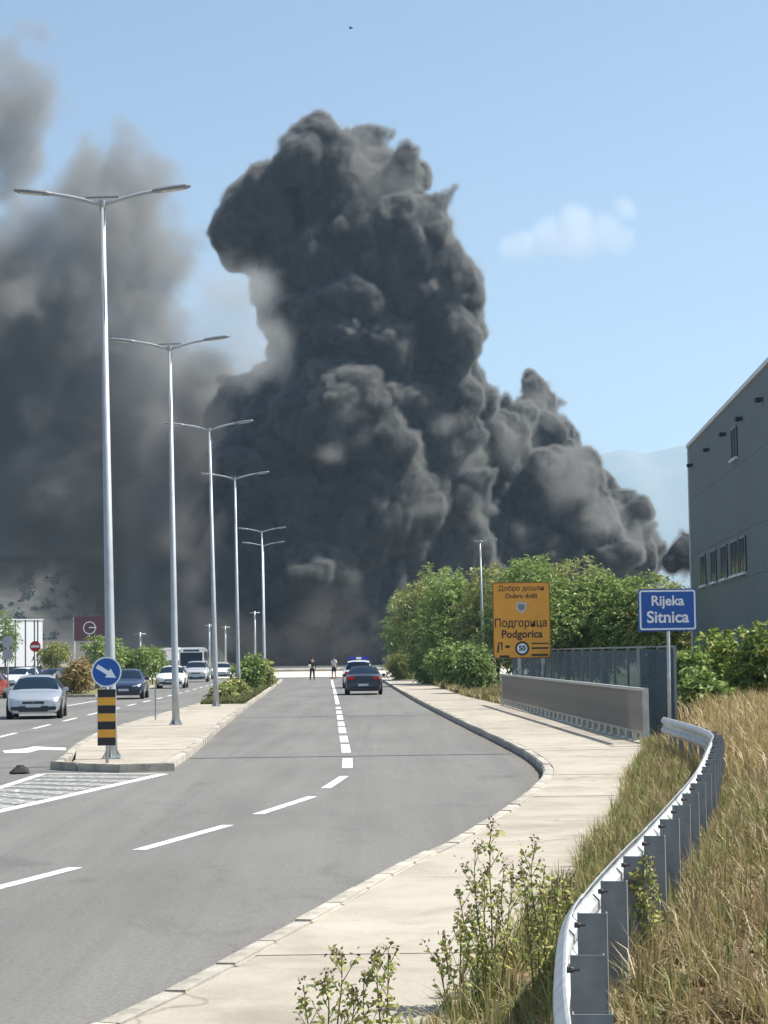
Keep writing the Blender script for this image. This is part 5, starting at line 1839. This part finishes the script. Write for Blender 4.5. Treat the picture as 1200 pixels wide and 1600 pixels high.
smoke('smoke_wisp', WISP, 372, 5, 'pale thin smoke wisp in the gap left of the dark column', 9, .8, .075, (.62, .64, .65), 7, [(.05, 5.0, 3.0)], [], [(7, 7, 6.0)], step=1.5, grow=1.25)
BRIDGE = [(300, 640, 55), (285, 720, 70), (270, 820, 85), (285, 920, 85), (330, 570, 45), (300, 980, 70)]
smoke('drifting_smoke', BRIDGE, 378, 5, 'dark smoke joining the drifting smoke to the left foot of the column', 14, 1.0, .26, (.3, .29, .285), 8, [(.04, 7.0, 3.0)], [], [(8, 8, 6.0)], step=1.5, grow=1.2)
VEIL = [(505, 258, 74), (560, 262, 68), (450, 295, 68), (400, 345, 66), (372, 372, 50), (600, 310, 76), (655, 375, 80), (690, 440, 70), (700, 530, 60), (692, 620, 66), (690, 700, 70), (450, 610, 74), (405, 690, 92), (340, 770, 84), (445, 490, 60), (842, 640, 42), (800, 690, 50), (890, 750, 62), (945, 810, 52), (990, 838, 44)]
smoke('smoke_veil', VEIL, 402, 8, 'thin torn smoke fringe hanging round the dark column', 15, .8, .09, (.42, .42, .41), 5, [(.09, 5.0, 4.0)], [], [(5, 6.5, 7.0)], step=1.5, grow=1.02)
WISP2 = [(545, 640, 26), (600, 655, 24), (520, 705, 26), (565, 690, 18), (655, 790, 26), (560, 905, 20), (690, 660, 24), (740, 800, 26), (820, 830, 22)]
smoke('smoke_wisp', WISP2, 372, 3, 'pale torn wisps hanging in front of the dark column', 10, .6, .09, (.7, .7, .68), 5, [(.08, 4.0, 3.0)], [], [(4.5, 4.5, 6.0)], step=1.5, grow=1.2)
LOWS = [(520, 960, 70), (470, 1000, 70), (560, 1000, 60), (420, 1010, 60), (540, 900, 50), (380, 1000, 60)]
smoke('ground_smoke', LOWS, 340, 6, 'low brown smoke hugging the ground past the end of the road', 11, .8, .035, (.36, .33, .31), 8, [(.05, 5.0, 3.0)], [], [(7, 8, 5.0)], step=1.5)

# small cloud beyond the haze
def cloud(name, lst, depth, label, seed, dens):
    root = smoke(name, lst, depth, 60, label, seed, 18, dens, (.98, .98, .98), 75, [(.003, 60, 3.0)], [], [(150, 90, 5.0)], step=1.5)
    root['category'] = 'cloud'
    return root

cloud('cloud', [(810, 388, 34), (860, 372, 44), (905, 355, 44), (945, 362, 40), (905, 378, 44), (965, 378, 30), (835, 385, 30)], 11800, 'small white wispy cloud in the blue sky right of the smoke', 21, .0028)
cloud('cloud', [(978, 325, 24), (990, 324, 18)], 11800, 'tiny separate puff of cloud up and right of the small cloud', 22, .0034)

for root_, mat_, part_, args_ in LATER:
    v_ = volume_object('vapour', mat_, (0, 0, 0), root_) if part_ else root_
    v_.modifiers.new('smoke', 'NODES').node_group = smoke_tree(*args_)
